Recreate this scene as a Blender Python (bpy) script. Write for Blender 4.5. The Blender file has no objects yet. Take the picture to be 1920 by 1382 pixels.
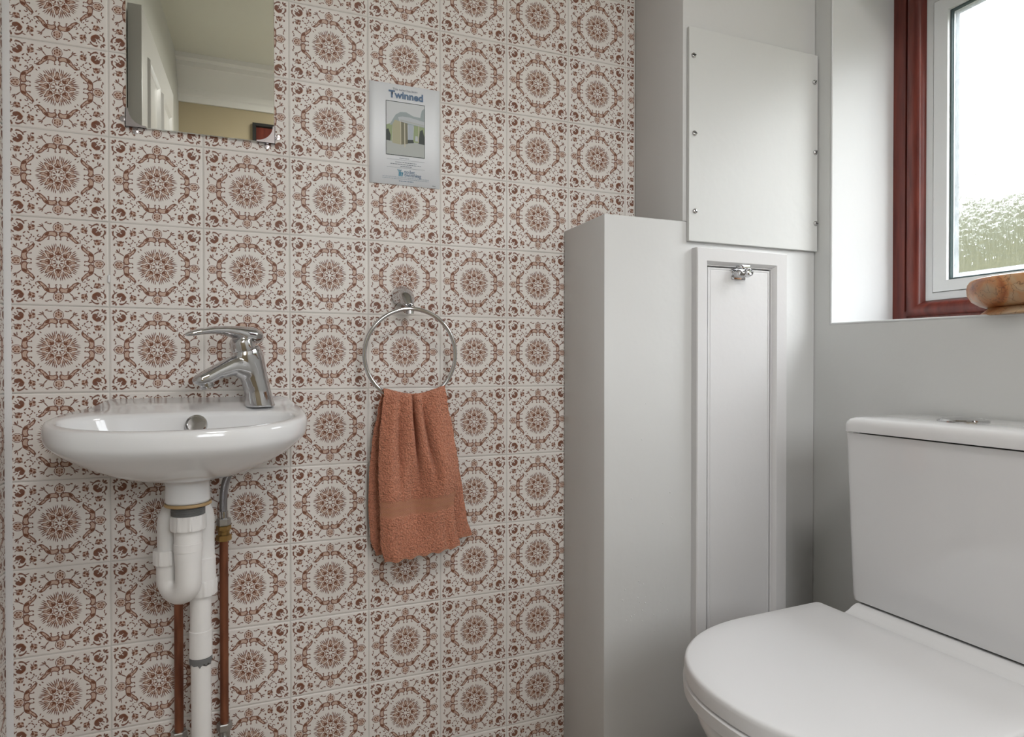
import bpy, bmesh, math, random
from mathutils import Vector, Matrix, noise

random.seed(7)
S = bpy.context.scene
COL = S.collection

# ------------------------------------------------------------------ camera
F_PX, YAW, PITCH = 1180.0, 0.370205, 0.00795
CAM_LOC = Vector((0.416027, -1.310483, 0.90))
cam_d = bpy.data.cameras.new('camera')
cam_d.sensor_fit = 'HORIZONTAL'
cam_d.sensor_width = 36.0
cam_d.lens = 36.0 * F_PX / 1920.0
cam_d.clip_start = 0.02
cam = bpy.data.objects.new('camera', cam_d)
COL.objects.link(cam)
cam.location = CAM_LOC
cam.rotation_euler = (math.pi / 2 - PITCH, 0, -YAW)
S.camera = cam

# ------------------------------------------------------------------ sky, light, exposure
W = bpy.data.worlds.new('overcast_sky')
S.world = W
W.use_nodes = True
wn = W.node_tree
wn.nodes['Background'].inputs[0].default_value = (0.93, 0.97, 1.0, 1)
wn.nodes['Background'].inputs[1].default_value = 5.0

FILL_LAMP_POWER = 7.0          # watts of the added fill lamp on the ceiling
EXPOSURE = 0.80
S.view_settings.view_transform = 'Standard'
S.view_settings.look = 'None'
S.view_settings.gamma = 1.0
S.view_settings.use_curve_mapping = False
S.view_settings.exposure = EXPOSURE
S.cycles.use_denoising = True
S.cycles.use_light_tree = False
S.cycles.adaptive_threshold = 0.03
S.cycles.max_bounces = 5
S.cycles.diffuse_bounces = 3
S.cycles.glossy_bounces = 4
S.cycles.transmission_bounces = 4
S.cycles.transparent_max_bounces = 8

# portal: lets the sky through the window opening be sampled well
pd = bpy.data.lights.new('window_portal', 'AREA')
pd.shape = 'RECTANGLE'; pd.size = 0.80; pd.size_y = 0.82
pd.cycles.is_portal = True
po = bpy.data.objects.new('window_portal', pd)
COL.objects.link(po)
po.location = (1.93, -0.63, 1.39)
po.rotation_euler = (0, math.pi / 2, 0)      # faces the room (-x)
pd2 = bpy.data.lights.new('fill_window_portal', 'AREA')
pd2.shape = 'RECTANGLE'; pd2.size = 0.85; pd2.size_y = 0.92
pd2.cycles.is_portal = True
po2 = bpy.data.objects.new('fill_window_portal', pd2)
COL.objects.link(po2)
po2.location = (0.85, -2.47, 1.50)
po2.rotation_euler = (math.pi / 2, 0, 0)     # faces the room (+y), samples sky through the added rear window
S.cycles.sample_clamp_indirect = 8.0

# ------------------------------------------------------------------ helpers: scene graph
def link(name, data, parent=None):
    o = bpy.data.objects.new(name, data)
    COL.objects.link(o)
    if parent is not None:
        o.parent = parent
    return o

def tag(o, label=None, cat=None, group=None, kind=None):
    if label: o['label'] = label
    if cat: o['category'] = cat
    if group: o['group'] = group
    if kind: o['kind'] = kind
    return o

def thing(name, label, cat, loc=(0, 0, 0), rz=0.0, group=None):
    o = link(name, None)
    o.location = loc
    o.rotation_euler = (0, 0, rz)
    o.empty_display_size = 0.05
    return tag(o, label, cat, group)

def from_bm(name, bm, mat, parent=None, smooth=True, angle=40, label=None, weld=True):
    if weld:
        bmesh.ops.remove_doubles(bm, verts=bm.verts, dist=1e-6)
    bmesh.ops.recalc_face_normals(bm, faces=bm.faces)
    me = bpy.data.meshes.new(name)
    bm.to_mesh(me)
    bm.free()
    mats = mat if isinstance(mat, (list, tuple)) else [mat]
    for m in mats:
        me.materials.append(m)
    if smooth:
        for p in me.polygons:
            p.use_smooth = True
        if angle < 180:
            me.set_sharp_from_angle(angle=math.radians(angle))
    o = link(name, me, parent)
    if parent is not None:
        o.matrix_parent_inverse = parent_inv(parent)
    if label:
        o['label'] = label
    return o

def parent_inv(p):
    # parts are modelled in world coordinates unless local=True is used on the thing
    if p.get('_local'):
        return Matrix.Identity(4)
    m = Matrix.Identity(4)
    q = p
    while q is not None:
        loc = Matrix.Translation(q.location) @ q.rotation_euler.to_matrix().to_4x4()
        m = loc @ q.matrix_parent_inverse.inverted() @ m if False else loc @ m
        q = q.parent if q.parent is not None and q.parent.type == 'EMPTY' and False else None
    return m.inverted()

# ------------------------------------------------------------------ helpers: shapes
def add_box(bm, x0, x1, y0, y1, z0, z1, bevel=0.0, seg=2):
    vs = [bm.verts.new((x, y, z)) for x in (x0, x1) for y in (y0, y1) for z in (z0, z1)]
    fs = []
    for a in ((0, 1, 3, 2), (4, 6, 7, 5), (0, 4, 5, 1), (2, 3, 7, 6), (0, 2, 6, 4), (1, 5, 7, 3)):
        fs.append(bm.faces.new([vs[i] for i in a]))
    if bevel > 0:
        es = {e for f in fs for e in f.edges}
        bmesh.ops.bevel(bm, geom=list(es), offset=bevel, segments=seg, profile=0.5, affect='EDGES')

def add_loft(bm, rings, cap0=True, cap1=True, closed=True):
    rr = [[bm.verts.new(p) for p in r] for r in rings]
    n = len(rr[0])
    for a, b in zip(rr, rr[1:]):
        for i in range(n if closed else n - 1):
            j = (i + 1) % n
            bm.faces.new((a[i], a[j], b[j], b[i]))
    if cap0: bm.faces.new(list(reversed(rr[0])))
    if cap1: bm.faces.new(rr[-1])
    return rr

def frame_for(d):
    d = Vector(d).normalized()
    ref = Vector((0, 0, 1)) if abs(d.z) < 0.95 else Vector((0, 1, 0))
    u = d.cross(ref).normalized()
    v = u.cross(d).normalized()
    return u, v

def circle(c, d, r, n=24, rv=None):
    u, v = frame_for(d)
    rv = r if rv is None else rv
    return [Vector(c) + u * (r * math.cos(2 * math.pi * i / n)) + v * (rv * math.sin(2 * math.pi * i / n)) for i in range(n)]

def add_tube(bm, path, r, n=16, caps=True):
    path = [Vector(p) for p in path]
    rs = r if isinstance(r, (list, tuple)) else [r] * len(path)
    rings = []
    d0 = (path[1] - path[0]).normalized()
    u, v = frame_for(d0)
    for i, p in enumerate(path):
        if i == 0: d = path[1] - path[0]
        elif i == len(path) - 1: d = path[-1] - path[-2]
        else: d = (path[i + 1] - path[i]).normalized() + (path[i] - path[i - 1]).normalized()
        d = d.normalized()
        u = (u - d * u.dot(d)).normalized()
        v = d.cross(u).normalized()
        rings.append([p + u * (rs[i] * math.cos(2 * math.pi * k / n)) + v * (rs[i] * math.sin(2 * math.pi * k / n)) for k in range(n)])
    add_loft(bm, rings, caps, caps)

def add_lathe(bm, prof, c=(0, 0, 0), n=40, axis='Z', cap=True):
    c = Vector(c)
    rings = []
    for r, h in prof:
        ring = []
        for i in range(n):
            a = 2 * math.pi * i / n
            x, y = r * math.cos(a), r * math.sin(a)
            if axis == 'Z': p = Vector((x, y, h))
            elif axis == 'Y': p = Vector((x, h, y))
            else: p = Vector((h, x, y))
            ring.append(c + p)
        rings.append(ring)
    add_loft(bm, rings, cap, cap)

def add_nut(bm, c, r, h, n=10, depth=0.10):
    """ribbed hand nut: ring with raised ribs"""
    N = n * 8
    def ring(z, k):
        out = []
        for i in range(N):
            ph = (i % 8)
            rib = 1.0 + (depth if ph in (0, 1) else 0.0)
            rr = r * (rib if k else 1.0)
            a = 2 * math.pi * i / N
            out.append(Vector((c[0] + rr * math.cos(a), c[1] + rr * math.sin(a), z)))
        return out
    z0, z1 = c[2] - h / 2, c[2] + h / 2
    add_loft(bm, [ring(z0, 0), ring(z0 + h * .08, 1), ring(z1 - h * .08, 1), ring(z1, 0)])

def add_hex(bm, c, r, h, axis='Z', n=6, ch=0.08):
    prof = [(r * (1 - ch), -h / 2), (r, -h / 2 + h * .12), (r, h / 2 - h * .12), (r * (1 - ch), h / 2)]
    add_lathe(bm, prof, c, n, axis)

def spline(pts, n, closed=False):
    P = [Vector(p) for p in pts]
    m = len(P)
    out = []
    segs = m if closed else m - 1
    for s in range(segs):
        p0 = P[(s - 1) % m] if closed or s > 0 else P[0] * 2 - P[1]
        p1, p2 = P[s % m], P[(s + 1) % m]
        p3 = P[(s + 2) % m] if closed or s + 2 < m else P[-1] * 2 - P[-2]
        for k in range(n):
            t = k / n
            out.append(0.5 * ((2 * p1) + (p2 - p0) * t + (2 * p0 - 5 * p1 + 4 * p2 - p3) * t * t + (3 * p1 - p0 - 3 * p2 + p3) * t ** 3))
    if not closed: out.append(P[-1])
    return out

def resample(pts, n, closed=True):
    P = [Vector(p) for p in pts]
    if closed: P = P + [P[0]]
    L = [0]
    for a, b in zip(P, P[1:]): L.append(L[-1] + (b - a).length)
    out = []
    j = 0
    for i in range(n):
        s = L[-1] * i / (n if closed else n - 1)
        while j < len(L) - 2 and L[j + 1] < s: j += 1
        t = (s - L[j]) / max(1e-9, L[j + 1] - L[j])
        out.append(P[j].lerp(P[j + 1], t))
    return out

def ring_frame(bm, prof, y0, y1, z0, z1):
    """mitred rectangular frame in the YZ plane; prof = [(inset, x)...] closed loop"""
    rings = []
    for (sy, sz) in ((0, 0), (1, 0), (1, 1), (0, 1)):
        r = []
        for d, x in prof:
            y = y0 - d if sy == 0 else y1 + d      # y0 is the far (larger) side, y1 the near side
            z = z0 + d if sz == 0 else z1 - d
            r.append(Vector((x, y, z)))
        rings.append(r)
    rr = [[bm.verts.new(p) for p in r] for r in rings]
    n = len(prof)
    for k in range(4):
        a, b = rr[k], rr[(k + 1) % 4]
        for i in range(n):
            j = (i + 1) % n
            bm.faces.new((a[i], a[j], b[j], b[i]))

def ring_strip(bm, d0, d1, x, y0, y1, z0, z1):
    rr = []
    for (sy, sz) in ((0, 0), (1, 0), (1, 1), (0, 1)):
        rr.append([bm.verts.new((x, y0 - d if sy == 0 else y1 + d, z0 + d if sz == 0 else z1 - d)) for d in (d0, d1)])
    for k in range(4):
        a, b = rr[k], rr[(k + 1) % 4]
        bm.faces.new((a[0], a[1], b[1], b[0]))

# ------------------------------------------------------------------ helpers: materials
def new_mat(name):
    m = bpy.data.materials.new(name)
    m.use_nodes = True
    nt = m.node_tree
    return m, nt, nt.nodes['Principled BSDF']

def N(nt, typ, **kw):
    n = nt.nodes.new(typ)
    for k, v in kw.items():
        setattr(n, k, v)
    return n

def plain(name, col, rough=0.5, metal=0.0, var=0.06, vscale=8.0, bump=0.0, bscale=60.0, coat=0.0, spec=0.5):
    """a paint / ceramic / metal with slight tonal variation and fine relief"""
    m, nt, b = new_mat(name)
    tc = N(nt, 'ShaderNodeTexCoord')
    no = N(nt, 'ShaderNodeTexNoise')
    no.inputs['Scale'].default_value = vscale
    no.inputs['Detail'].default_value = 2
    nt.links.new(tc.outputs['Object'], no.inputs['Vector'])
    cr = N(nt, 'ShaderNodeMix', data_type='RGBA')
    cr.inputs[6].default_value = (*[c * (1 - var) for c in col], 1)
    cr.inputs[7].default_value = (*[min(1, c * (1 + var)) for c in col], 1)
    nt.links.new(no.outputs['Fac'], cr.inputs[0])
    nt.links.new(cr.outputs[2], b.inputs['Base Color'])
    b.inputs['Roughness'].default_value = rough
    b.inputs['Metallic'].default_value = metal
    b.inputs['Coat Weight'].default_value = coat
    b.inputs['Coat Roughness'].default_value = 0.05
    b.inputs['Specular IOR Level'].default_value = spec
    if bump > 0:
        n2 = N(nt, 'ShaderNodeTexNoise')
        n2.inputs['Scale'].default_value = bscale
        n2.inputs['Detail'].default_value = 2
        nt.links.new(tc.outputs['Object'], n2.inputs['Vector'])
        bp = N(nt, 'ShaderNodeBump')
        bp.inputs['Strength'].default_value = bump
        bp.inputs['Distance'].default_value = 0.002
        nt.links.new(n2.outputs['Fac'], bp.inputs['Height'])
        nt.links.new(bp.outputs['Normal'], b.inputs['Normal'])
    return m

M = {}
M['paint'] = plain('cream_wall_paint', (0.66, 0.665, 0.65), 0.45, var=0.025, vscale=5, bump=0.35, bscale=35)
M['reveal'] = plain('white_reveal_paint', (0.70, 0.71, 0.71), 0.5, var=0.02, vscale=5, bump=0.3, bscale=25)
M['boxpaint'] = plain('boxing_gloss_paint', (0.66, 0.66, 0.65), 0.34, var=0.03, vscale=4, bump=0.45, bscale=28)
M['gloss'] = plain('white_gloss_paint', (0.72, 0.71, 0.71), 0.28, var=0.02, vscale=6, bump=0.2, bscale=50)
M['ceiling'] = plain('ceiling_paint', (0.74, 0.73, 0.66), 0.8, var=0.02)
M['cornice'] = plain('cornice_paint', (0.88, 0.87, 0.85), 0.6, var=0.02)
M['wash'] = plain('grey_wall_paint', (0.58, 0.58, 0.55), 0.6, var=0.02)
M['tan'] = plain('tan_wall_paint', (0.52, 0.44, 0.30), 0.7, var=0.03)
M['floor'] = plain('beige_vinyl', (0.42, 0.36, 0.30), 0.45, var=0.10, vscale=20)
M['grout'] = plain('grout', (0.66, 0.63, 0.59), 0.8, var=0.08, vscale=60, bump=0.5, bscale=200)
M['ceramic'] = plain('white_ceramic', (0.80, 0.80, 0.805), 0.08, var=0.008, coat=0.4)
M['seat'] = plain('white_seat_plastic', (0.78, 0.78, 0.79), 0.30, var=0.008)
M['plastic'] = plain('white_pipe_plastic', (0.80, 0.78, 0.76), 0.30, var=0.03, vscale=30)
M['putty'] = plain('grey_sealant', (0.17, 0.17, 0.17), 0.6, var=0.2, vscale=60, bump=0.5)
M['washer'] = plain('amber_washer', (0.45, 0.30, 0.14), 0.5)
M['dark'] = plain('dark_gap', (0.02, 0.02, 0.02), 0.7)
M['brass'] = plain('brass', (0.45, 0.30, 0.12), 0.30, metal=1.0, var=0.15, vscale=60)
M['steel'] = plain('dull_steel', (0.45, 0.45, 0.44), 0.35, metal=1.0, var=0.15, vscale=80)
M['paper'] = plain('poster_paper', (0.86, 0.88, 0.91), 0.55, var=0.01)
M['lampglass'] = None

def chrome(name, col=(0.60, 0.60, 0.61), rough=0.06):
    return plain(name, col, rough, metal=1.0, var=0.02, vscale=30)
M['chrome'] = chrome('chrome')
M['clip'] = chrome('mirror_clip_metal', (0.5, 0.47, 0.48), 0.22)

def mirror_mat():
    m, nt, b = new_mat('mirror_silver')
    b.inputs['Base Color'].default_value = (0.91, 0.93, 0.86, 1)
    b.inputs['Metallic'].default_value = 1.0
    b.inputs['Roughness'].default_value = 0.0
    return m
M['mirror'] = mirror_mat()

def copper_mat():
    m, nt, b = new_mat('aged_copper')
    tc = N(nt, 'ShaderNodeTexCoord')
    mp = N(nt, 'ShaderNodeMapping'); mp.inputs['Scale'].default_value = (40, 40, 9)
    no = N(nt, 'ShaderNodeTexNoise'); no.inputs['Scale'].default_value = 1.0; no.inputs['Detail'].default_value = 6
    cr = N(nt, 'ShaderNodeValToRGB')
    cr.color_ramp.elements[0].position = 0.3; cr.color_ramp.elements[0].color = (0.15, 0.055, 0.032, 1)
    cr.color_ramp.elements[1].position = 0.75; cr.color_ramp.elements[1].color = (0.42, 0.17, 0.095, 1)
    nt.links.new(tc.outputs['Object'], mp.inputs[0]); nt.links.new(mp.outputs[0], no.inputs['Vector'])
    nt.links.new(no.outputs['Fac'], cr.inputs[0]); nt.links.new(cr.outputs[0], b.inputs['Base Color'])
    b.inputs['Metallic'].default_value = 0.75
    b.inputs['Roughness'].default_value = 0.42
    return m
M['copper'] = copper_mat()

def braid_mat():
    m, nt, b = new_mat('steel_braid')
    tc = N(nt, 'ShaderNodeTexCoord')
    hs = []
    for rot in (0.7, -0.7):
        mp = N(nt, 'ShaderNodeMapping'); mp.inputs['Rotation'].default_value = (0, rot, 0)
        w = N(nt, 'ShaderNodeTexWave'); w.inputs['Scale'].default_value = 190
        nt.links.new(tc.outputs['Object'], mp.inputs[0]); nt.links.new(mp.outputs[0], w.inputs['Vector'])
        hs.append(w)
    mx = N(nt, 'ShaderNodeMath', operation='MAXIMUM')
    nt.links.new(hs[0].outputs['Fac'], mx.inputs[0]); nt.links.new(hs[1].outputs['Fac'], mx.inputs[1])
    bp = N(nt, 'ShaderNodeBump'); bp.inputs['Distance'].default_value = 0.001
    nt.links.new(mx.outputs[0], bp.inputs['Height']); nt.links.new(bp.outputs[0], b.inputs['Normal'])
    b.inputs['Base Color'].default_value = (0.36, 0.36, 0.37, 1)
    b.inputs['Metallic'].default_value = 1.0
    b.inputs['Roughness'].default_value = 0.3
    return m
M['braid'] = braid_mat()

def mahogany_mat():
    m, nt, b = new_mat('mahogany_stain')
    tc = N(nt, 'ShaderNodeTexCoord')
    mp = N(nt, 'ShaderNodeMapping'); mp.inputs['Scale'].default_value = (60, 60, 6)
    no = N(nt, 'ShaderNodeTexNoise'); no.inputs['Scale'].default_value = 1.5; no.inputs['Detail'].default_value = 6
    cr = N(nt, 'ShaderNodeValToRGB')
    cr.color_ramp.elements[0].position = 0.3; cr.color_ramp.elements[0].color = (0.095, 0.016, 0.012, 1)
    cr.color_ramp.elements[1].position = 0.75; cr.color_ramp.elements[1].color = (0.20, 0.040, 0.026, 1)
    nt.links.new(tc.outputs['Object'], mp.inputs[0]); nt.links.new(mp.outputs[0], no.inputs['Vector'])
    nt.links.new(no.outputs['Fac'], cr.inputs[0]); nt.links.new(cr.outputs[0], b.inputs['Base Color'])
    b.inputs['Roughness'].default_value = 0.28
    return m
M['mahogany'] = mahogany_mat()
M['upvc'] = plain('white_upvc', (0.72, 0.74, 0.74), 0.25, var=0.01)
M['gasket'] = plain('dark_gasket', (0.06, 0.09, 0.09), 0.5)
def seal_mat():
    m, nt, b = new_mat('milky_seal')
    tl = N(nt, 'ShaderNodeBsdfTranslucent'); tl.inputs[0].default_value = (0.75, 0.80, 0.84, 1)
    tc = N(nt, 'ShaderNodeTexCoord'); no = N(nt, 'ShaderNodeTexNoise'); no.inputs['Scale'].default_value = 70
    nt.links.new(tc.outputs['Object'], no.inputs['Vector'])
    mp = N(nt, 'ShaderNodeMapRange'); mp.inputs['To Min'].default_value = 0.15; mp.inputs['To Max'].default_value = 0.55
    nt.links.new(no.outputs['Fac'], mp.inputs['Value'])
    b.inputs['Base Color'].default_value = (0.8, 0.82, 0.84, 1)
    mx = N(nt, 'ShaderNodeMixShader')
    nt.links.new(mp.outputs[0], mx.inputs[0]); nt.links.new(b.outputs[0], mx.inputs[1]); nt.links.new(tl.outputs[0], mx.inputs[2])
    nt.links.new(mx.outputs[0], nt.nodes['Material Output'].inputs['Surface'])
    return m
M['spacer'] = seal_mat()

def onyx_mat():
    m, nt, b = new_mat('banded_onyx')
    tc = N(nt, 'ShaderNodeTexCoord')
    n1 = N(nt, 'ShaderNodeTexNoise'); n1.inputs['Scale'].default_value = 14; n1.inputs['Detail'].default_value = 7; n1.inputs['Distortion'].default_value = 1.2
    cr = N(nt, 'ShaderNodeValToRGB')
    e = cr.color_ramp.elements
    e[0].position = 0.30; e[0].color = (0.32, 0.085, 0.02, 1)
    e[1].position = 0.72; e[1].color = (0.60, 0.48, 0.35, 1)
    k = e.new(0.45); k.color = (0.56, 0.24, 0.085, 1)
    k = e.new(0.56); k.color = (0.50, 0.33, 0.19, 1)
    vo = N(nt, 'ShaderNodeTexVoronoi', feature='DISTANCE_TO_EDGE'); vo.inputs['Scale'].default_value = 38
    n2 = N(nt, 'ShaderNodeTexNoise'); n2.inputs['Scale'].default_value = 34; n2.inputs['Detail'].default_value = 4
    vm = N(nt, 'ShaderNodeVectorMath', operation='MULTIPLY_ADD'); vm.inputs[1].default_value = (0.055, 0.055, 0.055)
    nt.links.new(tc.outputs['Object'], n2.inputs['Vector']); nt.links.new(n2.outputs['Color'], vm.inputs[0]); nt.links.new(tc.outputs['Object'], vm.inputs[2])
    nt.links.new(vm.outputs[0], vo.inputs['Vector'])
    th = N(nt, 'ShaderNodeMath', operation='LESS_THAN'); th.inputs[1].default_value = 0.022
    nt.links.new(vo.outputs['Distance'], th.inputs[0])
    t2 = N(nt, 'ShaderNodeMath', operation='MULTIPLY'); t2.inputs[1].default_value = 0.5
    nt.links.new(th.outputs[0], t2.inputs[0])
    mx = N(nt, 'ShaderNodeMix', data_type='RGBA'); mx.inputs[7].default_value = (0.10, 0.045, 0.02, 1)
    nt.links.new(tc.outputs['Object'], n1.inputs['Vector']); nt.links.new(n1.outputs['Fac'], cr.inputs[0])
    nt.links.new(cr.outputs[0], mx.inputs[6]); nt.links.new(t2.outputs[0], mx.inputs[0])
    nt.links.new(mx.outputs[2], b.inputs['Base Color'])
    b.inputs['Roughness'].default_value = 0.35
    b.inputs['Subsurface Weight'].default_value = 0.15
    b.inputs['Subsurface Radius'].default_value = (0.02, 0.008, 0.004)
    return m
M['onyx'] = onyx_mat()

def glass_mat():
    m, nt, b = new_mat('wet_glass')
    out = nt.nodes['Material Output']
    nt.nodes.remove(b)
    tc = N(nt, 'ShaderNodeTexCoord')
    mp = N(nt, 'ShaderNodeMapping'); mp.inputs['Scale'].default_value = (1, 1, 0.10)
    no = N(nt, 'ShaderNodeTexNoise'); no.inputs['Scale'].default_value = 170; no.inputs['Detail'].default_value = 3
    n2 = N(nt, 'ShaderNodeTexNoise'); n2.inputs['Scale'].default_value = 90; n2.inputs['Detail'].default_value = 3
    ad = N(nt, 'ShaderNodeMath', operation='MULTIPLY_ADD'); ad.inputs[1].default_value = 0.5
    nt.links.new(tc.outputs['Object'], mp.inputs[0]); nt.links.new(mp.outputs[0], no.inputs['Vector'])
    nt.links.new(tc.outputs['Object'], n2.inputs['Vector'])
    nt.links.new(n2.outputs['Fac'], ad.inputs[0]); nt.links.new(no.outputs['Fac'], ad.inputs[2])
    bp = N(nt, 'ShaderNodeBump'); bp.inputs['Strength'].default_value = 1.0; bp.inputs['Distance'].default_value = 0.006
    nt.links.new(ad.outputs[0], bp.inputs['Height'])
    tr = N(nt, 'ShaderNodeBsdfTransparent'); tr.inputs[0].default_value = (0.95, 0.97, 0.95, 1)
    rf = N(nt, 'ShaderNodeBsdfRefraction'); rf.inputs['IOR'].default_value = 1.25; rf.inputs['Roughness'].default_value = 0.50
    gl = N(nt, 'ShaderNodeBsdfGlossy'); gl.inputs['Roughness'].default_value = 0.08
    for n in (rf, gl): nt.links.new(bp.outputs[0], n.inputs['Normal'])
    m1 = N(nt, 'ShaderNodeMixShader'); m1.inputs[0].default_value = 0.93
    m2 = N(nt, 'ShaderNodeMixShader'); m2.inputs[0].default_value = 0.05
    nt.links.new(tr.outputs[0], m1.inputs[1]); nt.links.new(rf.outputs[0], m1.inputs[2])
    nt.links.new(m1.outputs[0], m2.inputs[1]); nt.links.new(gl.outputs[0], m2.inputs[2])
    nt.links.new(m2.outputs[0], out.inputs['Surface'])
    return m
M['glass'] = glass_mat()

def drop_mat():
    m, nt, b = new_mat('water_drops')
    b.inputs['Base Color'].default_value = (1, 1, 1, 1)
    b.inputs['Roughness'].default_value = 0.02
    b.inputs['IOR'].default_value = 1.33
    b.inputs['Transmission Weight'].default_value = 1.0
    return m
M['drops'] = drop_mat()

def terry_mat():
    m, nt, b = new_mat('terracotta_terry')
    tc = N(nt, 'ShaderNodeTexCoord')
    at = N(nt, 'ShaderNodeAttribute'); at.attribute_name = 'band'
    v = N(nt, 'ShaderNodeTexVoronoi'); v.inputs['Scale'].default_value = 260
    n1 = N(nt, 'ShaderNodeTexNoise'); n1.inputs['Scale'].default_value = 420; n1.inputs['Detail'].default_value = 4
    nt.links.new(tc.outputs['Object'], v.inputs['Vector']); nt.links.new(tc.outputs['Object'], n1.inputs['Vector'])
    mxh = N(nt, 'ShaderNodeMath', operation='MULTIPLY_ADD'); mxh.inputs[1].default_value = -0.8
    nt.links.new(v.outputs['Distance'], mxh.inputs[0]); nt.links.new(n1.outputs['Fac'], mxh.inputs[2])
    # chevron weave of the flat band
    sx = N(nt, 'ShaderNodeSeparateXYZ'); nt.links.new(tc.outputs['Object'], sx.inputs[0])
    pp = N(nt, 'ShaderNodeMath', operation='PINGPONG'); pp.inputs[1].default_value = 0.0055
    nt.links.new(sx.outputs[2], pp.inputs[0])
    ms = N(nt, 'ShaderNodeMath', operation='MULTIPLY_ADD'); ms.inputs[1].default_value = 0.7
    nt.links.new(pp.outputs[0], ms.inputs[0]); nt.links.new(sx.outputs[0], ms.inputs[2])
    m3 = N(nt, 'ShaderNodeMath', operation='MULTIPLY'); m3.inputs[1].default_value = 2600
    nt.links.new(ms.outputs[0], m3.inputs[0])
    sn = N(nt, 'ShaderNodeMath', operation='SINE'); nt.links.new(m3.outputs[0], sn.inputs[0])
    s2 = N(nt, 'ShaderNodeMath', operation='MULTIPLY'); s2.inputs[1].default_value = 0.18; nt.links.new(sn.outputs[0], s2.inputs[0])
    hmix = N(nt, 'ShaderNodeMix', data_type='FLOAT')
    nt.links.new(at.outputs['Fac'], hmix.inputs[0]); nt.links.new(mxh.outputs[0], hmix.inputs[2]); nt.links.new(s2.outputs[0], hmix.inputs[3])
    bp = N(nt, 'ShaderNodeBump'); bp.inputs['Strength'].default_value = 1.0; bp.inputs['Distance'].default_value = 0.006
    nt.links.new(hmix.outputs[0], bp.inputs['Height']); nt.links.new(bp.outputs[0], b.inputs['Normal'])
    cr = N(nt, 'ShaderNodeValToRGB')
    cr.color_ramp.elements[0].position = 0.25; cr.color_ramp.elements[0].color = (0.47, 0.150, 0.085, 1)
    cr.color_ramp.elements[1].position = 0.75; cr.color_ramp.elements[1].color = (0.84, 0.36, 0.225, 1)
    nt.links.new(n1.outputs['Fac'], cr.inputs[0])
    cm = N(nt, 'ShaderNodeMix', data_type='RGBA'); cm.inputs[7].default_value = (0.70, 0.30, 0.175, 1)
    nt.links.new(at.outputs['Fac'], cm.inputs[0]); nt.links.new(cr.outputs[0], cm.inputs[6])
    nt.links.new(cm.outputs[2], b.inputs['Base Color'])
    b.inputs['Roughness'].default_value = 0.95
    b.inputs['Sheen Weight'].default_value = 0.35
    b.inputs['Sheen Tint'].default_value = (1, 0.75, 0.6, 1)
    b.inputs['Specular IOR Level'].default_value = 0.1
    return m
M['terry'] = terry_mat()

def flat(name, col, rough=0.6):
    m, nt, b = new_mat(name)
    b.inputs['Base Color'].default_value = (*col, 1)
    b.inputs['Roughness'].default_value = rough
    return m

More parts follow.
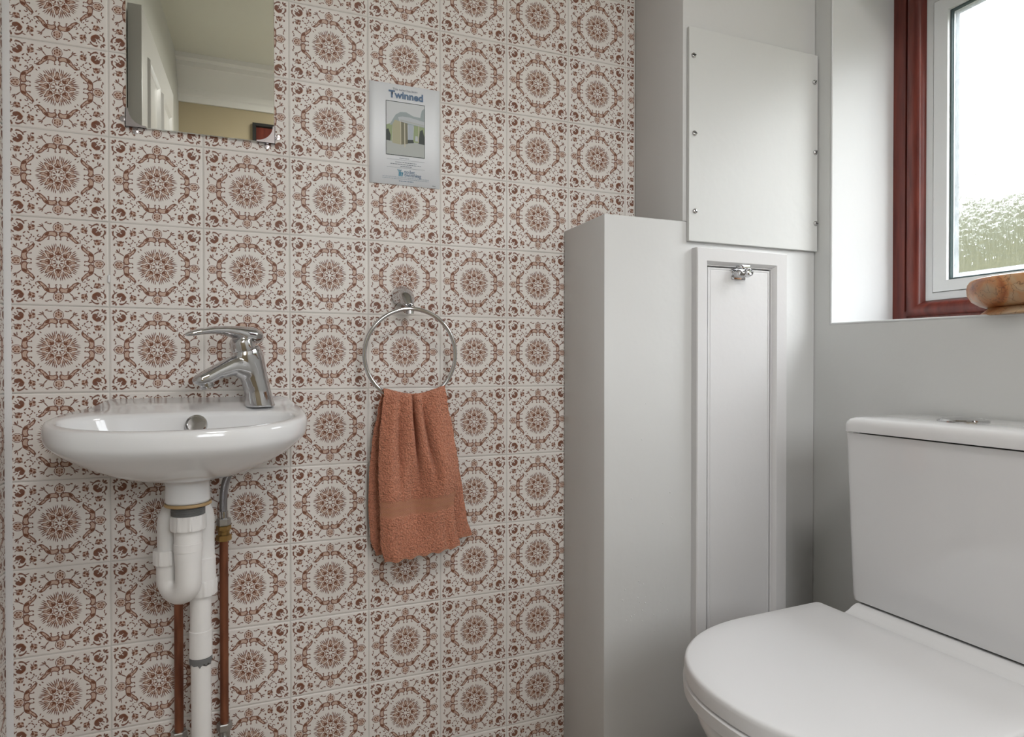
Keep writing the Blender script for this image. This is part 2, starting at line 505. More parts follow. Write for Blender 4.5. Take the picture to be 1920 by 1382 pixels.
# ------------------------------------------------------------------ the printed tile pattern (flat print, eight-fold symmetric)
def tile_mat(zone):
    # the print is split over three materials: centre rosette, edge brackets, corner flowers
    m, nt, b = new_mat('printed_glazed_tile_' + zone)
    L = nt.links.new
    def math_(op, a, bb=None, c=None, clamp=False):
        n = N(nt, 'ShaderNodeMath', operation=op, use_clamp=clamp)
        for i, v in enumerate((a, bb, c)):
            if v is None: continue
            if isinstance(v, (int, float)): n.inputs[i].default_value = v
            else: L(v, n.inputs[i])
        return n.outputs[0]
    tc = N(nt, 'ShaderNodeTexCoord')
    sep = N(nt, 'ShaderNodeSeparateXYZ'); L(tc.outputs['Object'], sep.inputs[0])
    # slight hand-drawn wobble
    nz = N(nt, 'ShaderNodeTexNoise'); nz.inputs['Scale'].default_value = 160; nz.inputs['Detail'].default_value = 2
    L(tc.outputs['Object'], nz.inputs['Vector'])
    nsep = N(nt, 'ShaderNodeSeparateColor'); L(nz.outputs['Color'], nsep.inputs[0])
    H = 1 / 0.0755
    u = math_('ABSOLUTE', math_('MULTIPLY', sep.outputs[0], H))
    v = math_('ABSOLUTE', math_('MULTIPLY', sep.outputs[2], H))
    hi = math_('MAXIMUM', u, v)
    lo = math_('MINIMUM', u, v)
    hi = math_('MULTIPLY_ADD', math_('SUBTRACT', nsep.outputs[0], 0.5), 0.030, hi)
    lo = math_('MULTIPLY_ADD', math_('SUBTRACT', nsep.outputs[1], 0.5), 0.030, lo)
    cq = N(nt, 'ShaderNodeCombineXYZ'); L(lo, cq.inputs[0]); L(hi, cq.inputs[1])
    q = cq.outputs[0]
    # second fold (16 sectors) for the rosette
    a0 = math.radians(22.5)
    d = math_('ADD', math_('MULTIPLY', lo, math.cos(a0)), math_('MULTIPLY', hi, -math.sin(a0)))
    d = math_('MULTIPLY', math_('MAXIMUM', d, 0.0), -2.0)
    cr = N(nt, 'ShaderNodeCombineXYZ')
    L(math_('MULTIPLY_ADD', d, math.cos(a0), lo), cr.inputs[0])
    L(math_('MULTIPLY_ADD', d, -math.sin(a0), hi), cr.inputs[1])
    r = cr.outputs[0]

    def ell(vec, cx, cy, rx, ry, rot=0.0):
        ln = N(nt, 'ShaderNodeVectorMath', operation='LENGTH')
        if abs(rot) < 1e-6 or abs(rx - ry) < 1e-6:
            va = N(nt, 'ShaderNodeVectorMath', operation='MULTIPLY_ADD')
            va.inputs[1].default_value = (1 / rx, 1 / ry, 0)
            va.inputs[2].default_value = (-cx / rx, -cy / ry, 0)
            L(vec, va.inputs[0]); L(va.outputs[0], ln.inputs[0])
        else:
            t = math.radians(rot); c_, s_ = math.cos(t), math.sin(t)
            cb = N(nt, 'ShaderNodeCombineXYZ')
            for i, ax in enumerate(((c_ / rx, s_ / rx, 0), (-s_ / ry, c_ / ry, 0))):
                dt = N(nt, 'ShaderNodeVectorMath', operation='DOT_PRODUCT')
                dt.inputs[1].default_value = ax
                L(vec, dt.inputs[0]); L(dt.outputs['Value'], cb.inputs[i])
            sb = N(nt, 'ShaderNodeVectorMath', operation='SUBTRACT')
            sb.inputs[1].default_value = ((c_ * cx + s_ * cy) / rx, (-s_ * cx + c_ * cy) / ry, 0)
            L(cb.outputs[0], sb.inputs[0]); L(sb.outputs[0], ln.inputs[0])
        k = min(rx, ry)
        return math_('MULTIPLY_ADD', ln.outputs['Value'], -k, k)      # >0 inside
    def outline(s, t): return math_('SUBTRACT', t, math_('ABSOLUTE', s))
    def both(a, c): return math_('MINIMUM', a, c)
    def minus(a, c): return math_('MINIMUM', a, math_('MULTIPLY', c, -1.0))
    dark, tan, white = [], [], []
    T = 0.010
    if zone == 'rosette':
        # --- rosette
        dark.append(ell(r, 0.029, 0.070, 0.0155, 0.036, -22.5))                   # small centre petals
        tan.append(ell(r, 0.0, 0.0, 0.335, 0.335))
        white.append(ell(r, 0.0, 0.0, 0.112, 0.112))
        dark.append(outline(ell(r, 0.0, 0.0, 0.128, 0.128), 0.0055))
        drop = math_('MAXIMUM', ell(r, 0.0, 0.210, 0.056, 0.050), ell(r, 0.0, 0.262, 0.029, 0.085))
        white.append(outline(math_('ADD', drop, 0.017), 0.009))
        dark.append(outline(drop, 0.0065))
        dark.append(ell(r, 0.0, 0.186, 0.048, 0.027)); dark.append(ell(r, 0.0, 0.215, 0.018, 0.040))
        for ang, rc, hl, w in ((6.5, .392, .042, .0105), (12.5, .362, .064, .0115), (19.0, .340, .078, .0115)):
            a = math.radians(ang)
            dark.append(ell(r, rc * math.sin(a), rc * math.cos(a), w, hl, -ang * 0.6))
        white.append(ell(r, .27 * math.sin(a0), .27 * math.cos(a0), 0.016, 0.045, -22.5))
        dark.append(ell(r, .255 * math.sin(a0), .255 * math.cos(a0), 0.0095, 0.032, -22.5))
        dark.append(ell(r, .165 * math.sin(a0), .165 * math.cos(a0), 0.020, 0.012, -22.5))
        dark.append(ell(q, 0.345, 0.395, 0.024, 0.012, 40))
    if zone == 'bracket':
        # --- bracket arms: humped body, S-shaped leaf, twig, curls
        hump = minus(ell(q, 0.122, 0.640, 0.100, 0.062, 4), ell(q, 0.122, 0.565, 0.072, 0.045))
        tan.append(hump); dark.append(outline(hump, 0.0095))
        leaf = math_('MAXIMUM', ell(q, 0.245, 0.605, 0.090, 0.036, -56), ell(q, 0.316, 0.517, 0.080, 0.029, -40))
        tan.append(leaf); dark.append(outline(leaf, 0.0095))
        dark.append(both(ell(q, 0.222, 0.640, 0.075, 0.022, -56), math_('SUBTRACT', hi, 0.60)))
        dark.append(ell(q, 0.384, 0.470, 0.034, 0.0115, -10))
        dark.append(ell(q, 0.048, 0.560, 0.0105, 0.042, 14)); dark.append(ell(q, 0.040, 0.520, 0.022, 0.014))
        dark.append(ell(q, 0.178, 0.555, 0.0105, 0.042, -8)); dark.append(ell(q, 0.188, 0.518, 0.020, 0.014))
        dark.append(minus(outline(ell(q, 0.414, 0.499, 0.027, 0.027), 0.0090), ell(q, 0.392, 0.524, 0.022, 0.024)))
        dark.append(minus(outline(ell(q, 0.362, 0.588, 0.030, 0.028), 0.0100), ell(q, 0.338, 0.612, 0.026, 0.026)))
        dark.append(ell(q, 0.262, 0.752, 0.075, 0.0125, 50))
        dark.append(ell(q, 0.322, 0.825, 0.050, 0.018, 28)); dark.append(ell(q, 0.352, 0.792, 0.040, 0.011, 2)); dark.append(ell(q, 0.300, 0.848, 0.030, 0.010, 60))
        # --- bud on the axis
        bud = ell(q, 0.0, 0.80, 0.098, 0.105)
        tan.append(math_('SUBTRACT', bud, 0.02)); dark.append(outline(bud, 0.0075))
        for x, y in ((0.0, .80), (.050, .830), (.050, .765), (0.0, .862)):
            dark.append(ell(q, x, y, 0.015, 0.022))
        dark.append(ell(q, 0.036, 0.688, 0.010, 0.045, -32)); dark.append(ell(q, 0.075, 0.708, 0.018, 0.013))
        dark.append(ell(q, 0.0, 0.915, 0.022, 0.016))
        dark.append(ell(q, 0.145, 0.880, 0.026, 0.013, -18)); dark.append(ell(q, 0.190, 0.883, 0.030, 0.010, 20))
        dark.append(ell(q, 0.235, 0.905, 0.030, 0.014, -25))
        dark.append(ell(q, 0.400, 0.700, 0.022, 0.022))
    if zone == 'corner':
        # --- corner flowers
        head = ell(q, 0.755, 0.755, 0.105, 0.080, -45)
        dark.append(minus(minus(head, ell(q, 0.822, 0.822, 0.078, 0.052, -45)), ell(q, 0.775, 0.775, 0.010, 0.040, -45)))
        tan.append(ell(q, 0.715, 0.715, 0.085, 0.030, -45)); dark.append(ell(q, 0.820, 0.820, 0.034, 0.011, 45)); dark.append(ell(q, 0.775, 0.852, 0.030, 0.012, 70))
        dark.append(ell(q, 0.905, 0.905, 0.046, 0.024, 45)); dark.append(ell(q, 0.868, 0.930, 0.032, 0.018, 80))
        dark.append(both(outline(ell(q, 0.770, 0.800, 0.130, 0.120, -45), 0.014), ell(q, 0.70, 0.92, 0.105, 0.09, 0)))
        dark.append(ell(q, 0.630, 0.905, 0.042, 0.013, -20))
        dark.append(ell(q, 0.745, 0.935, 0.050, 0.013, 12))
        dark.append(ell(q, 0.645, 0.645, 0.034, 0.016, -45))
        f0 = ell(q, 0.505, 0.775, 0.055, 0.055); tan.append(f0)
        dark.append(ell(q, 0.480, 0.800, 0.030, 0.024, 30)); dark.append(ell(q, 0.540, 0.765, 0.026, 0.034, 20))
        dark.append(outline(ell(q, 0.505, 0.775, 0.066, 0.062), 0.006))
        dark.append(ell(q, 0.475, 0.735, 0.022, 0.016)); dark.append(ell(q, 0.545, 0.715, 0.016, 0.022, 30))
        dark.append(ell(q, 0.560, 0.835, 0.010, 0.034, -30)); dark.append(ell(q, 0.515, 0.865, 0.008, 0.030, 10))
        dark.append(ell(q, 0.565, 0.655, 0.028, 0.014, 40)); dark.append(ell(q, 0.510, 0.600, 0.014, 0.028, -20))
        dark.append(ell(q, 0.470, 0.560, 0.016, 0.016)); dark.append(ell(q, 0.525, 0.545, 0.012, 0.022, 40))
        dark.append(ell(q, 0.476, 0.895, 0.024, 0.022))
    if not white: white.append(-1.0)
    def union(lst):
        o = lst[0]
        for s in lst[1:]: o = math_('MAXIMUM', o, s)
        return o
    def mask(s, e=0.005):
        if isinstance(s, float): return 0.0
        n = N(nt, 'ShaderNodeMapRange', interpolation_type='SMOOTHSTEP')
        n.inputs['From Min'].default_value = -e; n.inputs['From Max'].default_value = e
        L(s, n.inputs['Value']); return n.outputs[0]
    mt = math_('MULTIPLY', mask(union(tan)), math_('SUBTRACT', 1.0, mask(union(white))))
    md = mask(union(dark))
    # print density varies a little
    n3 = N(nt, 'ShaderNodeTexNoise'); n3.inputs['Scale'].default_value = 500; n3.inputs['Detail'].default_value = 1
    L(tc.outputs['Object'], n3.inputs['Vector'])
    den = math_('MULTIPLY_ADD', n3.outputs['Fac'], 0.5, 0.5, clamp=True)
    oi = N(nt, 'ShaderNodeObjectInfo')
    glaze = N(nt, 'ShaderNodeMix', data_type='RGBA')
    glaze.inputs[6].default_value = (0.735, 0.690, 0.650, 1); glaze.inputs[7].default_value = (0.785, 0.745, 0.705, 1)
    L(oi.outputs['Random'], glaze.inputs[0])
    c1 = N(nt, 'ShaderNodeMix', data_type='RGBA'); c1.inputs[7].default_value = (0.47, 0.285, 0.195, 1)
    L(math_('MULTIPLY', mt, den), c1.inputs[0]); L(glaze.outputs[2], c1.inputs[6])
    dcol = N(nt, 'ShaderNodeMix', data_type='RGBA')
    dcol.inputs[6].default_value = (0.105, 0.034, 0.018, 1); dcol.inputs[7].default_value = (0.235, 0.085, 0.042, 1)
    L(n3.outputs['Fac'], dcol.inputs[0])
    c2 = N(nt, 'ShaderNodeMix', data_type='RGBA')
    L(math_('MULTIPLY', md, 0.95), c2.inputs[0]); L(c1.outputs[2], c2.inputs[6]); L(dcol.outputs[2], c2.inputs[7])
    L(c2.outputs[2], b.inputs['Base Color'])
    b.inputs['Roughness'].default_value = 0.45
    b.inputs['Specular IOR Level'].default_value = 0.25
    # very slightly wavy glaze
    n4 = N(nt, 'ShaderNodeTexNoise'); n4.inputs['Scale'].default_value = 25
    L(tc.outputs['Object'], n4.inputs['Vector'])
    bp = N(nt, 'ShaderNodeBump'); bp.inputs['Strength'].default_value = 0.25; bp.inputs['Distance'].default_value = 0.002
    L(n4.outputs['Fac'], bp.inputs['Height']); L(bp.outputs[0], b.inputs['Normal'])
    return m
for zn in ('rosette', 'bracket', 'corner'):
    M['tile_' + zn] = tile_mat(zn)

# ================================================================== SETTING
XW = 1.615            # window wall plane
YF = -0.1875          # front of the pipe boxing
XA, XB = 1.0526, 1.2425
ZC = 2.43             # ceiling
YB = -2.30            # wall behind the camera
T = 0.152             # tile pitch
Z0 = 1.0005           # a joint line

def struct(name, bm, mat, **kw):
    o = from_bm(name, bm, mat, **kw)
    return tag(o, kind='structure')

# back wall: bed of grout and its tiles
bm = bmesh.new(); add_box(bm, -0.15, 1.80, 0.0018, 0.15, 0, ZC)
wall_back = struct('wall_back', bm, M['grout'], smooth=False)
wall_back['label'] = 'wall of brown patterned ceramic tiles behind basin and towel ring'

def tile_mesh(x0, x1, z0, z1):
    g, t, c = 0.0009, 0.0018, 0.0016
    x0 += g; x1 -= g; z0 += g; z1 -= g
    V = [(x0, t, z0), (x1, t, z0), (x1, t, z1), (x0, t, z1)]
    V += [(x0, c * .6, z0), (x1, c * .6, z0), (x1, c * .6, z1), (x0, c * .6, z1)]
    k = c * 1.3
    sp = 0.443 * 0.0755
    xs = [x0 + k] + [v for v in (-sp, sp) if x0 + k + .001 < v < x1 - k - .001] + [x1 - k]
    zs = [z0 + k] + [v for v in (-sp, sp) if z0 + k + .001 < v < z1 - k - .001] + [z1 - k]
    base = len(V)
    nx_, nz_ = len(xs), len(zs)
    V += [(x, 0, z) for z in zs for x in xs]
    idx = lambda i, j: base + j * nx_ + i
    Fc, mi = [], []
    for j in range(nz_ - 1):
        for i in range(nx_ - 1):
            Fc.append((idx(i, j), idx(i + 1, j), idx(i + 1, j + 1), idx(i, j + 1)))
            inx = abs((xs[i] + xs[i + 1]) / 2) < sp
            inz = abs((zs[j] + zs[j + 1]) / 2) < sp
            mi.append(0 if inx and inz else 2 if not inx and not inz else 1)
    for i in range(4):
        j = (i + 1) % 4
        Fc.append((i, j, 4 + j, 4 + i)); mi.append(1)
    rim = [[idx(i, 0) for i in range(nx_)], [idx(nx_ - 1, j) for j in range(nz_)], [idx(i, nz_ - 1) for i in range(nx_ - 1, -1, -1)], [idx(0, j) for j in range(nz_ - 1, -1, -1)]]
    for i in range(4):
        Fc.append((4 + i, 4 + (i + 1) % 4, *reversed(rim[i]))); mi.append(1)
    me = bpy.data.meshes.new('tile')
    me.from_pydata(V, [], Fc)
    for zn in ('rosette', 'bracket', 'corner'): me.materials.append(M['tile_' + zn])
    me.polygons.foreach_set('material_index', mi)
    me.update()
    return me
h = T / 2
TM = {'full': tile_mesh(-h, h, -h, h), 'low': tile_mesh(-h, h, -.0115, h), 'cut': tile_mesh(-h, 0.0257 - h, -h, h),
      }
for r in range(-8, 7):
    zc = Z0 - T * (r + .5)
    for c in range(0, 9):
        if zc < 1.0 and c > 6: continue
        o = link('tile', TM['cut' if c == 8 else 'low' if r == 6 else 'full'], wall_back)
        o.location = (T * (c + .5), random.uniform(-.0002, .0002), zc)
        o.rotation_euler = (random.uniform(-.0022, .0022), 0, random.uniform(-.0018, .0018))

# left wall: tiled next to the corner
bm = bmesh.new(); add_box(bm, -0.15, -0.0018, YB - .15, 0.0018, 0, ZC)
wall_left = struct('wall_left', bm, M['wash'], smooth=False)
wall_left['label'] = 'wall on the left meeting the tiled wall in the corner'
for r in range(-8, 7):
    zc = Z0 - T * (r + .5)
    for c in range(0, 2):
        o = link('tile', TM['low' if r == 6 else 'full'], wall_left)
        o.location = (0, -T * (c + .5) + 0.012, zc)
        o.rotation_euler = (0, 0, math.pi / 2)

bm = bmesh.new()
add_loft(bm, [[Vector((a, b_, z)) for a, b_ in ((0.0, 0.0), (.0085, -.0002), (.0035, -.0030), (.0002, -.0080))] for z in (0, ZC)])
tag(struct('trim_3', bm, M['gloss']), 'white sealant bead in the tiled corner')
bm = bmesh.new(); add_box(bm, T - .002, T + .0022, -.0030, .0005, 1.0445, 1.0580, bevel=.0012)
from_bm('filler_dab', bm, M['gloss'], wall_back, smooth=True)
# floor, ceiling, wall behind the camera, cornice
bm = bmesh.new(); add_box(bm, -0.15, 1.80, YB - .15, 0.15, -0.1, 0)
struct('floor', bm, M['floor'], smooth=False)
bm = bmesh.new(); add_box(bm, -0.15, 1.80, YB - .15, 0.15, ZC, ZC + .1)
struct('ceiling', bm, M['ceiling'], smooth=False)
RX0, RX1, RZ0, RZ1 = 0.45, 1.25, 1.06, 1.94      # opening of the added fill window, unseen behind the camera
bm = bmesh.new()
add_box(bm, -0.0017, RX0, YB - .15, YB, 0, ZC); add_box(bm, RX1, XW, YB - .15, YB, 0, ZC)
add_box(bm, RX0, RX1, YB - .15, YB, 0, RZ0); add_box(bm, RX0, RX1, YB - .15, YB, RZ1, ZC)
tag(struct('wall_front', bm, M['tan'], smooth=False), 'tan painted wall seen in the mirror below the cornice')
bm = bmesh.new()
prof = [(0, -.20), (.012, -.20), (.014, -.172), (.022, -.165), (.024, -.14), (.05, -.10), (.085, -.055), (.092, -.052), (.095, -.03), (.12, -.022), (.122, 0), (0, 0)]
add_loft(bm, [[Vector((x, YB + a, ZC + z)) for a, z in prof] for x in (-0.0017, XW)])
tag(struct('trim_1', bm, M['cornice'], angle=25), 'white moulded cornice seen reflected in the mirror')

# window wall: masonry around the opening, sill edge slightly out of level
YL, YR = -0.2333, -1.03           # reveal far side, near side
ZS0, ZS1, ZT = 0.9908, 0.979, 1.80
XO = 1.90
bm = bmesh.new()
add_box(bm, XW, XO, YL, 0.15, 0, ZC)
add_box(bm, XW, XO, YB - .15, YR, 0, ZC)
add_box(bm, XW, XO, YR, YL, ZT, ZC)
vs = [(XW, YL, 0), (XW, YR, 0), (XW, YR, ZS1), (XW, YL, ZS0), (XO, YL, 0), (XO, YR, 0), (XO, YR, ZS1), (XO, YL, ZS0)]
vv = [bm.verts.new(p) for p in vs]
for f in ((0, 1, 2, 3), (4, 7, 6, 5), (3, 2, 6, 7), (0, 4, 5, 1)):
    bm.faces.new([vv[i] for i in f])
wall_right = struct('wall_right', bm, [M['paint'], M['reveal']], smooth=False, weld=False)
for p in wall_right.data.polygons:      # the reveal is painted brighter white
    c = p.center
    if XW + .02 < c.x < XO - .02 and YR - .001 <= c.y <= YL + .001 and ZS1 - .02 < c.z <= ZT + .001:
        p.material_index = 1
wall_right['label'] = 'pale grey painted wall around the window behind the toilet'
# thin rounded plaster arris along the sill and reveal edges
bm = bmesh.new()
add_tube(bm, [(XW + .0015, YL, ZT), (XW + .0015, YL + .0005, ZS0 - .001)], 0.0028, 10)
add_tube(bm, [(XW + .0015, YL + .002, ZS0 - .0005), (XW + .0015, YR, ZS1 - .0005)], 0.0028, 10)
tag(struct('trim_2', bm, M['reveal']), 'rounded white painted edge of the window reveal')

# pipe boxing: low wide box with ledge, tall narrow box above it
bm = bmesh.new()
add_box(bm, XA, XW - .0005, YF, -0.0008, 0, 1.2045, bevel=0.003)
add_box(bm, XB, XW - .0005, YF, -0.0008, 1.2045, ZC - .0005, bevel=0.002)
boxing = struct('pipe_boxing', bm, M['boxpaint'], smooth=True, angle=30)
bm = bmesh.new()
for i in range(34):
    cx, cz = random.gauss(1.150, .030), random.gauss(.395, .035)
    if i > 26: cx, cz = random.uniform(1.10, 1.22), random.uniform(.55, .85)
    rr = random.uniform(.0008, .0024)
    rg = [[Vector((cx + rr * k * math.cos(a * math.pi / 3) * random.uniform(.6, 1.2), YF - h_ * rr, cz + rr * k * math.sin(a * math.pi / 3) * random.uniform(.6, 1.3))) for a in range(6)] for k, h_ in ((1, 0), (.7, .35), (.2, .5))]
    add_loft(bm, rg, False, True)
bl = from_bm('paint_blisters', bm, M['boxpaint'], boxing, weld=False)
bl['kind'] = 'stuff'
tag(boxing, 'off-white painted pipe boxing with low ledge in the corner', None)

# ------------------------------------------------------------------ window
win = link('window_1', None)
tag(win, 'wet window with mahogany outer frame and white inner sash', None, None, 'structure')
FX = 1.812
bm = bmesh.new()
ring_frame(bm, [(0, FX), (.030, FX), (.032, FX + .004), (.032, FX + .07), (0, FX + .07)], YL - .0005, YR + .0005, ZS0 + .0005, ZT - .0005)
ring = from_bm('outer_frame', bm, M['mahogany'], win, angle=35)
bm = bmesh.new()
pr = [(.0325, FX + .006), (.0340, FX + .001), (.0375, FX - .004), (.0430, FX - .0075), (.0490, FX - .0085), (.0550, FX - .0070), (.0605, FX - .003), (.0655, FX + .0035), (.0690, FX + .0105)]
pr += [(.071, FX + .016), (.071, FX + .07), (.0325, FX + .07)]
ring_frame(bm, pr, YL - .0005, YR + .0005, ZS0 - .018, ZT - .0005 + .005)
from_bm('frame_moulding', bm, M['mahogany'], win, angle=50)
def sash(y0, y1, z0, z1):
    bm = bmesh.new()
    ring_frame(bm, [(0, FX + .014), (.016, FX + .014), (.0165, FX + .0185), (.0175, FX + .0185), (.018, FX + .012), (.043, FX + .020), (.044, FX + .026), (.044, FX + .06), (0, FX + .06)], y0, y1, z0, z1)
    return from_bm('sash', bm, M['upvc'], win, angle=25)
SY0, SY1, SZ0, SZ1 = YL - .0715, YR + .0715, ZS0 + .053, ZT - .0665
sash(SY0, SY1, SZ0, SZ1)
bm = bmesh.new()
ring_frame(bm, [(.0442, FX + .027), (.0475, FX + .027), (.0475, FX + .036), (.0442, FX + .036)], SY0, SY1, SZ0, SZ1)
from_bm('gasket', bm, M['gasket'], win, smooth=False)
bm = bmesh.new()
ring_strip(bm, .0476, .0580, FX + .0385, SY0, SY1, SZ0, SZ1)
from_bm('spacer_bar', bm, M['spacer'], win, smooth=False)
GX = FX + .0375
bm = bmesh.new()
vs = [bm.verts.new(p) for p in ((GX, SY0 - .0445, SZ0 + .0445), (GX, SY1 + .0445, SZ0 + .0445), (GX, SY1 + .0445, SZ1 - .0445), (GX, SY0 - .0445, SZ1 - .0445))]
bm.faces.new(vs)
from_bm('pane', bm, M['glass'], win, smooth=False)
# drops of water on the pane
bm = bmesh.new()
for i in range(330):
    y = random.uniform(SY1 + .06, SY0 - .06)
    z = SZ0 + .062 + (random.random() ** 0.8) * .30
    s = random.uniform(.0005, .0016)
    el = random.choice((1, 1, 1.3, 2.2, 4.0)) if s < .0014 else random.choice((.8, 1, 1.2))
    rg = [[Vector((GX - .0002 - dx * s * .8, y + s * rr * math.cos(a * math.pi / 3), z + s * el * rr * math.sin(a * math.pi / 3) - s * el * (.15 if rr < 1 else 0))) for a in range(6)] for rr, dx in ((1, 0), (.75, .55), (.3, .85))]
    add_loft(bm, rg, False, True)
dr = from_bm('water_drops', bm, M['drops'], win, angle=180, weld=False)
dr['kind'] = 'stuff'

# unseen window added behind the camera as frontal fill for the tile wall
fill_win = link('fill_window', None)
tag(fill_win, 'added white framed fill window, unseen behind the viewer', None, None, 'structure')
bm = bmesh.new()
for a in ((RX0 + .0005, RX0 + .05, RZ0 + .0005, RZ1 - .0005), (RX1 - .05, RX1 - .0005, RZ0 + .0005, RZ1 - .0005), (RX0 + .05, RX1 - .05, RZ0 + .0005, RZ0 + .05), (RX0 + .05, RX1 - .05, RZ1 - .05, RZ1 - .0005), (.835, .865, RZ0 + .05, RZ1 - .05)):
    add_box(bm, a[0], a[1], YB - .11, YB - .06, a[2], a[3], bevel=.003)
from_bm('frame', bm, M['upvc'], fill_win, angle=30, weld=False)

# ------------------------------------------------------------------ outdoors
def green(name, a, bcol, sc):
    m, nt, b = new_mat(name)
    tc = N(nt, 'ShaderNodeTexCoord'); no = N(nt, 'ShaderNodeTexNoise'); no.inputs['Scale'].default_value = sc; no.inputs['Detail'].default_value = 5
    cr = N(nt, 'ShaderNodeValToRGB')
    cr.color_ramp.elements[0].position = .3; cr.color_ramp.elements[0].color = (*a, 1)
    cr.color_ramp.elements[1].position = .7; cr.color_ramp.elements[1].color = (*bcol, 1)
    nt.links.new(tc.outputs['Object'], no.inputs[0]); nt.links.new(no.outputs['Fac'], cr.inputs[0]); nt.links.new(cr.outputs[0], b.inputs['Base Color'])
    b.inputs['Roughness'].default_value = .9
    return m
M['grass'] = green('bank_grass', (0.040, 0.039, 0.014), (0.052, 0.050, 0.019), 0.5)
M['hedge'] = green('hedge_leaves', (0.030, 0.035, 0.016), (0.046, 0.050, 0.022), 2.0)
bm = bmesh.new()
nx, ny = 40, 60
gv = []
for i in range(nx + 1):
    x = 2.6 + 16 * i / nx
    row = []
    for j in range(ny + 1):
        y = -14 + 34 * j / ny
        t = min(1, max(0, (x - 4.2) / 4.0)); t = t * t * (3 - 2 * t)
        z = -0.3 + 2.2 * t + .12 * noise.noise(Vector((x * .6, y * .6, 0)))
        row.append(bm.verts.new((x, y, z)))
    gv.append(row)
for i in range(nx):
    for j in range(ny):
        bm.faces.new((gv[i][j], gv[i + 1][j], gv[i + 1][j + 1], gv[i][j + 1]))
g = from_bm('grass_bank', bm, M['grass'], angle=180)
tag(g, 'blurred green grass bank outside the wet window', 'grass', kind='stuff')
bm = bmesh.new()
rings = []
for j in range(90):
    y = -13 + 32 * j / 89
    ring = []
    for k in range(20):
        a = math.pi * k / 19
        rr = 1 + .28 * noise.noise(Vector((y * .9, math.cos(a) * 2, math.sin(a) * 2 + 3))) + .10 * noise.noise(Vector((y * 4, math.cos(a) * 7, math.sin(a) * 7)))
        ring.append(Vector((9.6 + .9 * rr * math.cos(a), y, 2.03 + 1.10 * rr * math.sin(a))))
    rings.append(ring)
add_loft(bm, rings, True, True, closed=False)
hg = from_bm('hedge', bm, M['hedge'], angle=180)

bm = bmesh.new()
bm.faces.new([bm.verts.new(p) for p in ((-20, -20, -.32), (2.6, -20, -.32), (2.6, 20, -.32), (-20, 20, -.32))])
tag(from_bm('lawn', bm, M['grass'], smooth=False), 'plain lawn around the house', 'grass', kind='stuff')
tag(hg, 'blurred green hedge on the bank beyond the window', 'hedge')

# ------------------------------------------------------------------ door standing open by the left wall (seen in the mirror)
door = link('door_1', None)
tag(door, 'white panelled door reflected in the mirror', None, None, 'structure')
bm = bmesh.new(); add_box(bm, 0.006, 0.046, -1.72, -1.00, 0.01, 2.04, bevel=.002)
from_bm('door_leaf', bm, M['gloss'], door, angle=30)
for (z0, z1) in ((1.18, 1.92), (0.18, 1.0)):
    for (y0, y1) in ((-1.62, -1.39), (-1.33, -1.10)):
        bm = bmesh.new()
        ring_frame(bm, [(0, .0462), (.006, .054), (.016, .055), (.026, .048), (.030, .0462)], y1, y0, z0, z1)
        from_bm('panel_moulding', bm, M['gloss'], door, angle=30)

# ------------------------------------------------------------------ lamp added on the ceiling as fill for the tile wall (out of frame)
lm, nt, b = new_mat('fill_lamp_glass')
b.inputs['Base Color'].default_value = (0.9, 0.88, 0.84, 1)
b.inputs['Emission Color'].default_value = (1.0, 0.91, 0.84, 1)
b.inputs['Emission Strength'].default_value = 1.0
lamp = thing('fill_lamp', 'added round opal fill lamp on the ceiling, out of view', 'lamp', (0.85, -1.72, ZC))
bm = bmesh.new(); add_lathe(bm, [(.24, 0), (.24, -.02), (.23, -.022)], (0.85, -1.72, ZC - .0005), 40)
from_bm('base', bm, M['gloss'], lamp)
bm = bmesh.new(); add_lathe(bm, [(.228, -.0225), (.225, -.05), (.20, -.08), (.15, -.10), (.08, -.112), (.005, -.114)], (0.85, -1.72, ZC), 40)
from_bm('shade', bm, lm, lamp)
ld = bpy.data.lights.new('fill_lamp_light', 'AREA')
ld.shape = 'DISK'; ld.size = 0.44; ld.energy = FILL_LAMP_POWER; ld.color = (1.0, 0.97, 0.95)
lo_ = link('fill_lamp_light', ld, lamp)
lo_.location = (0, 0, -.118)

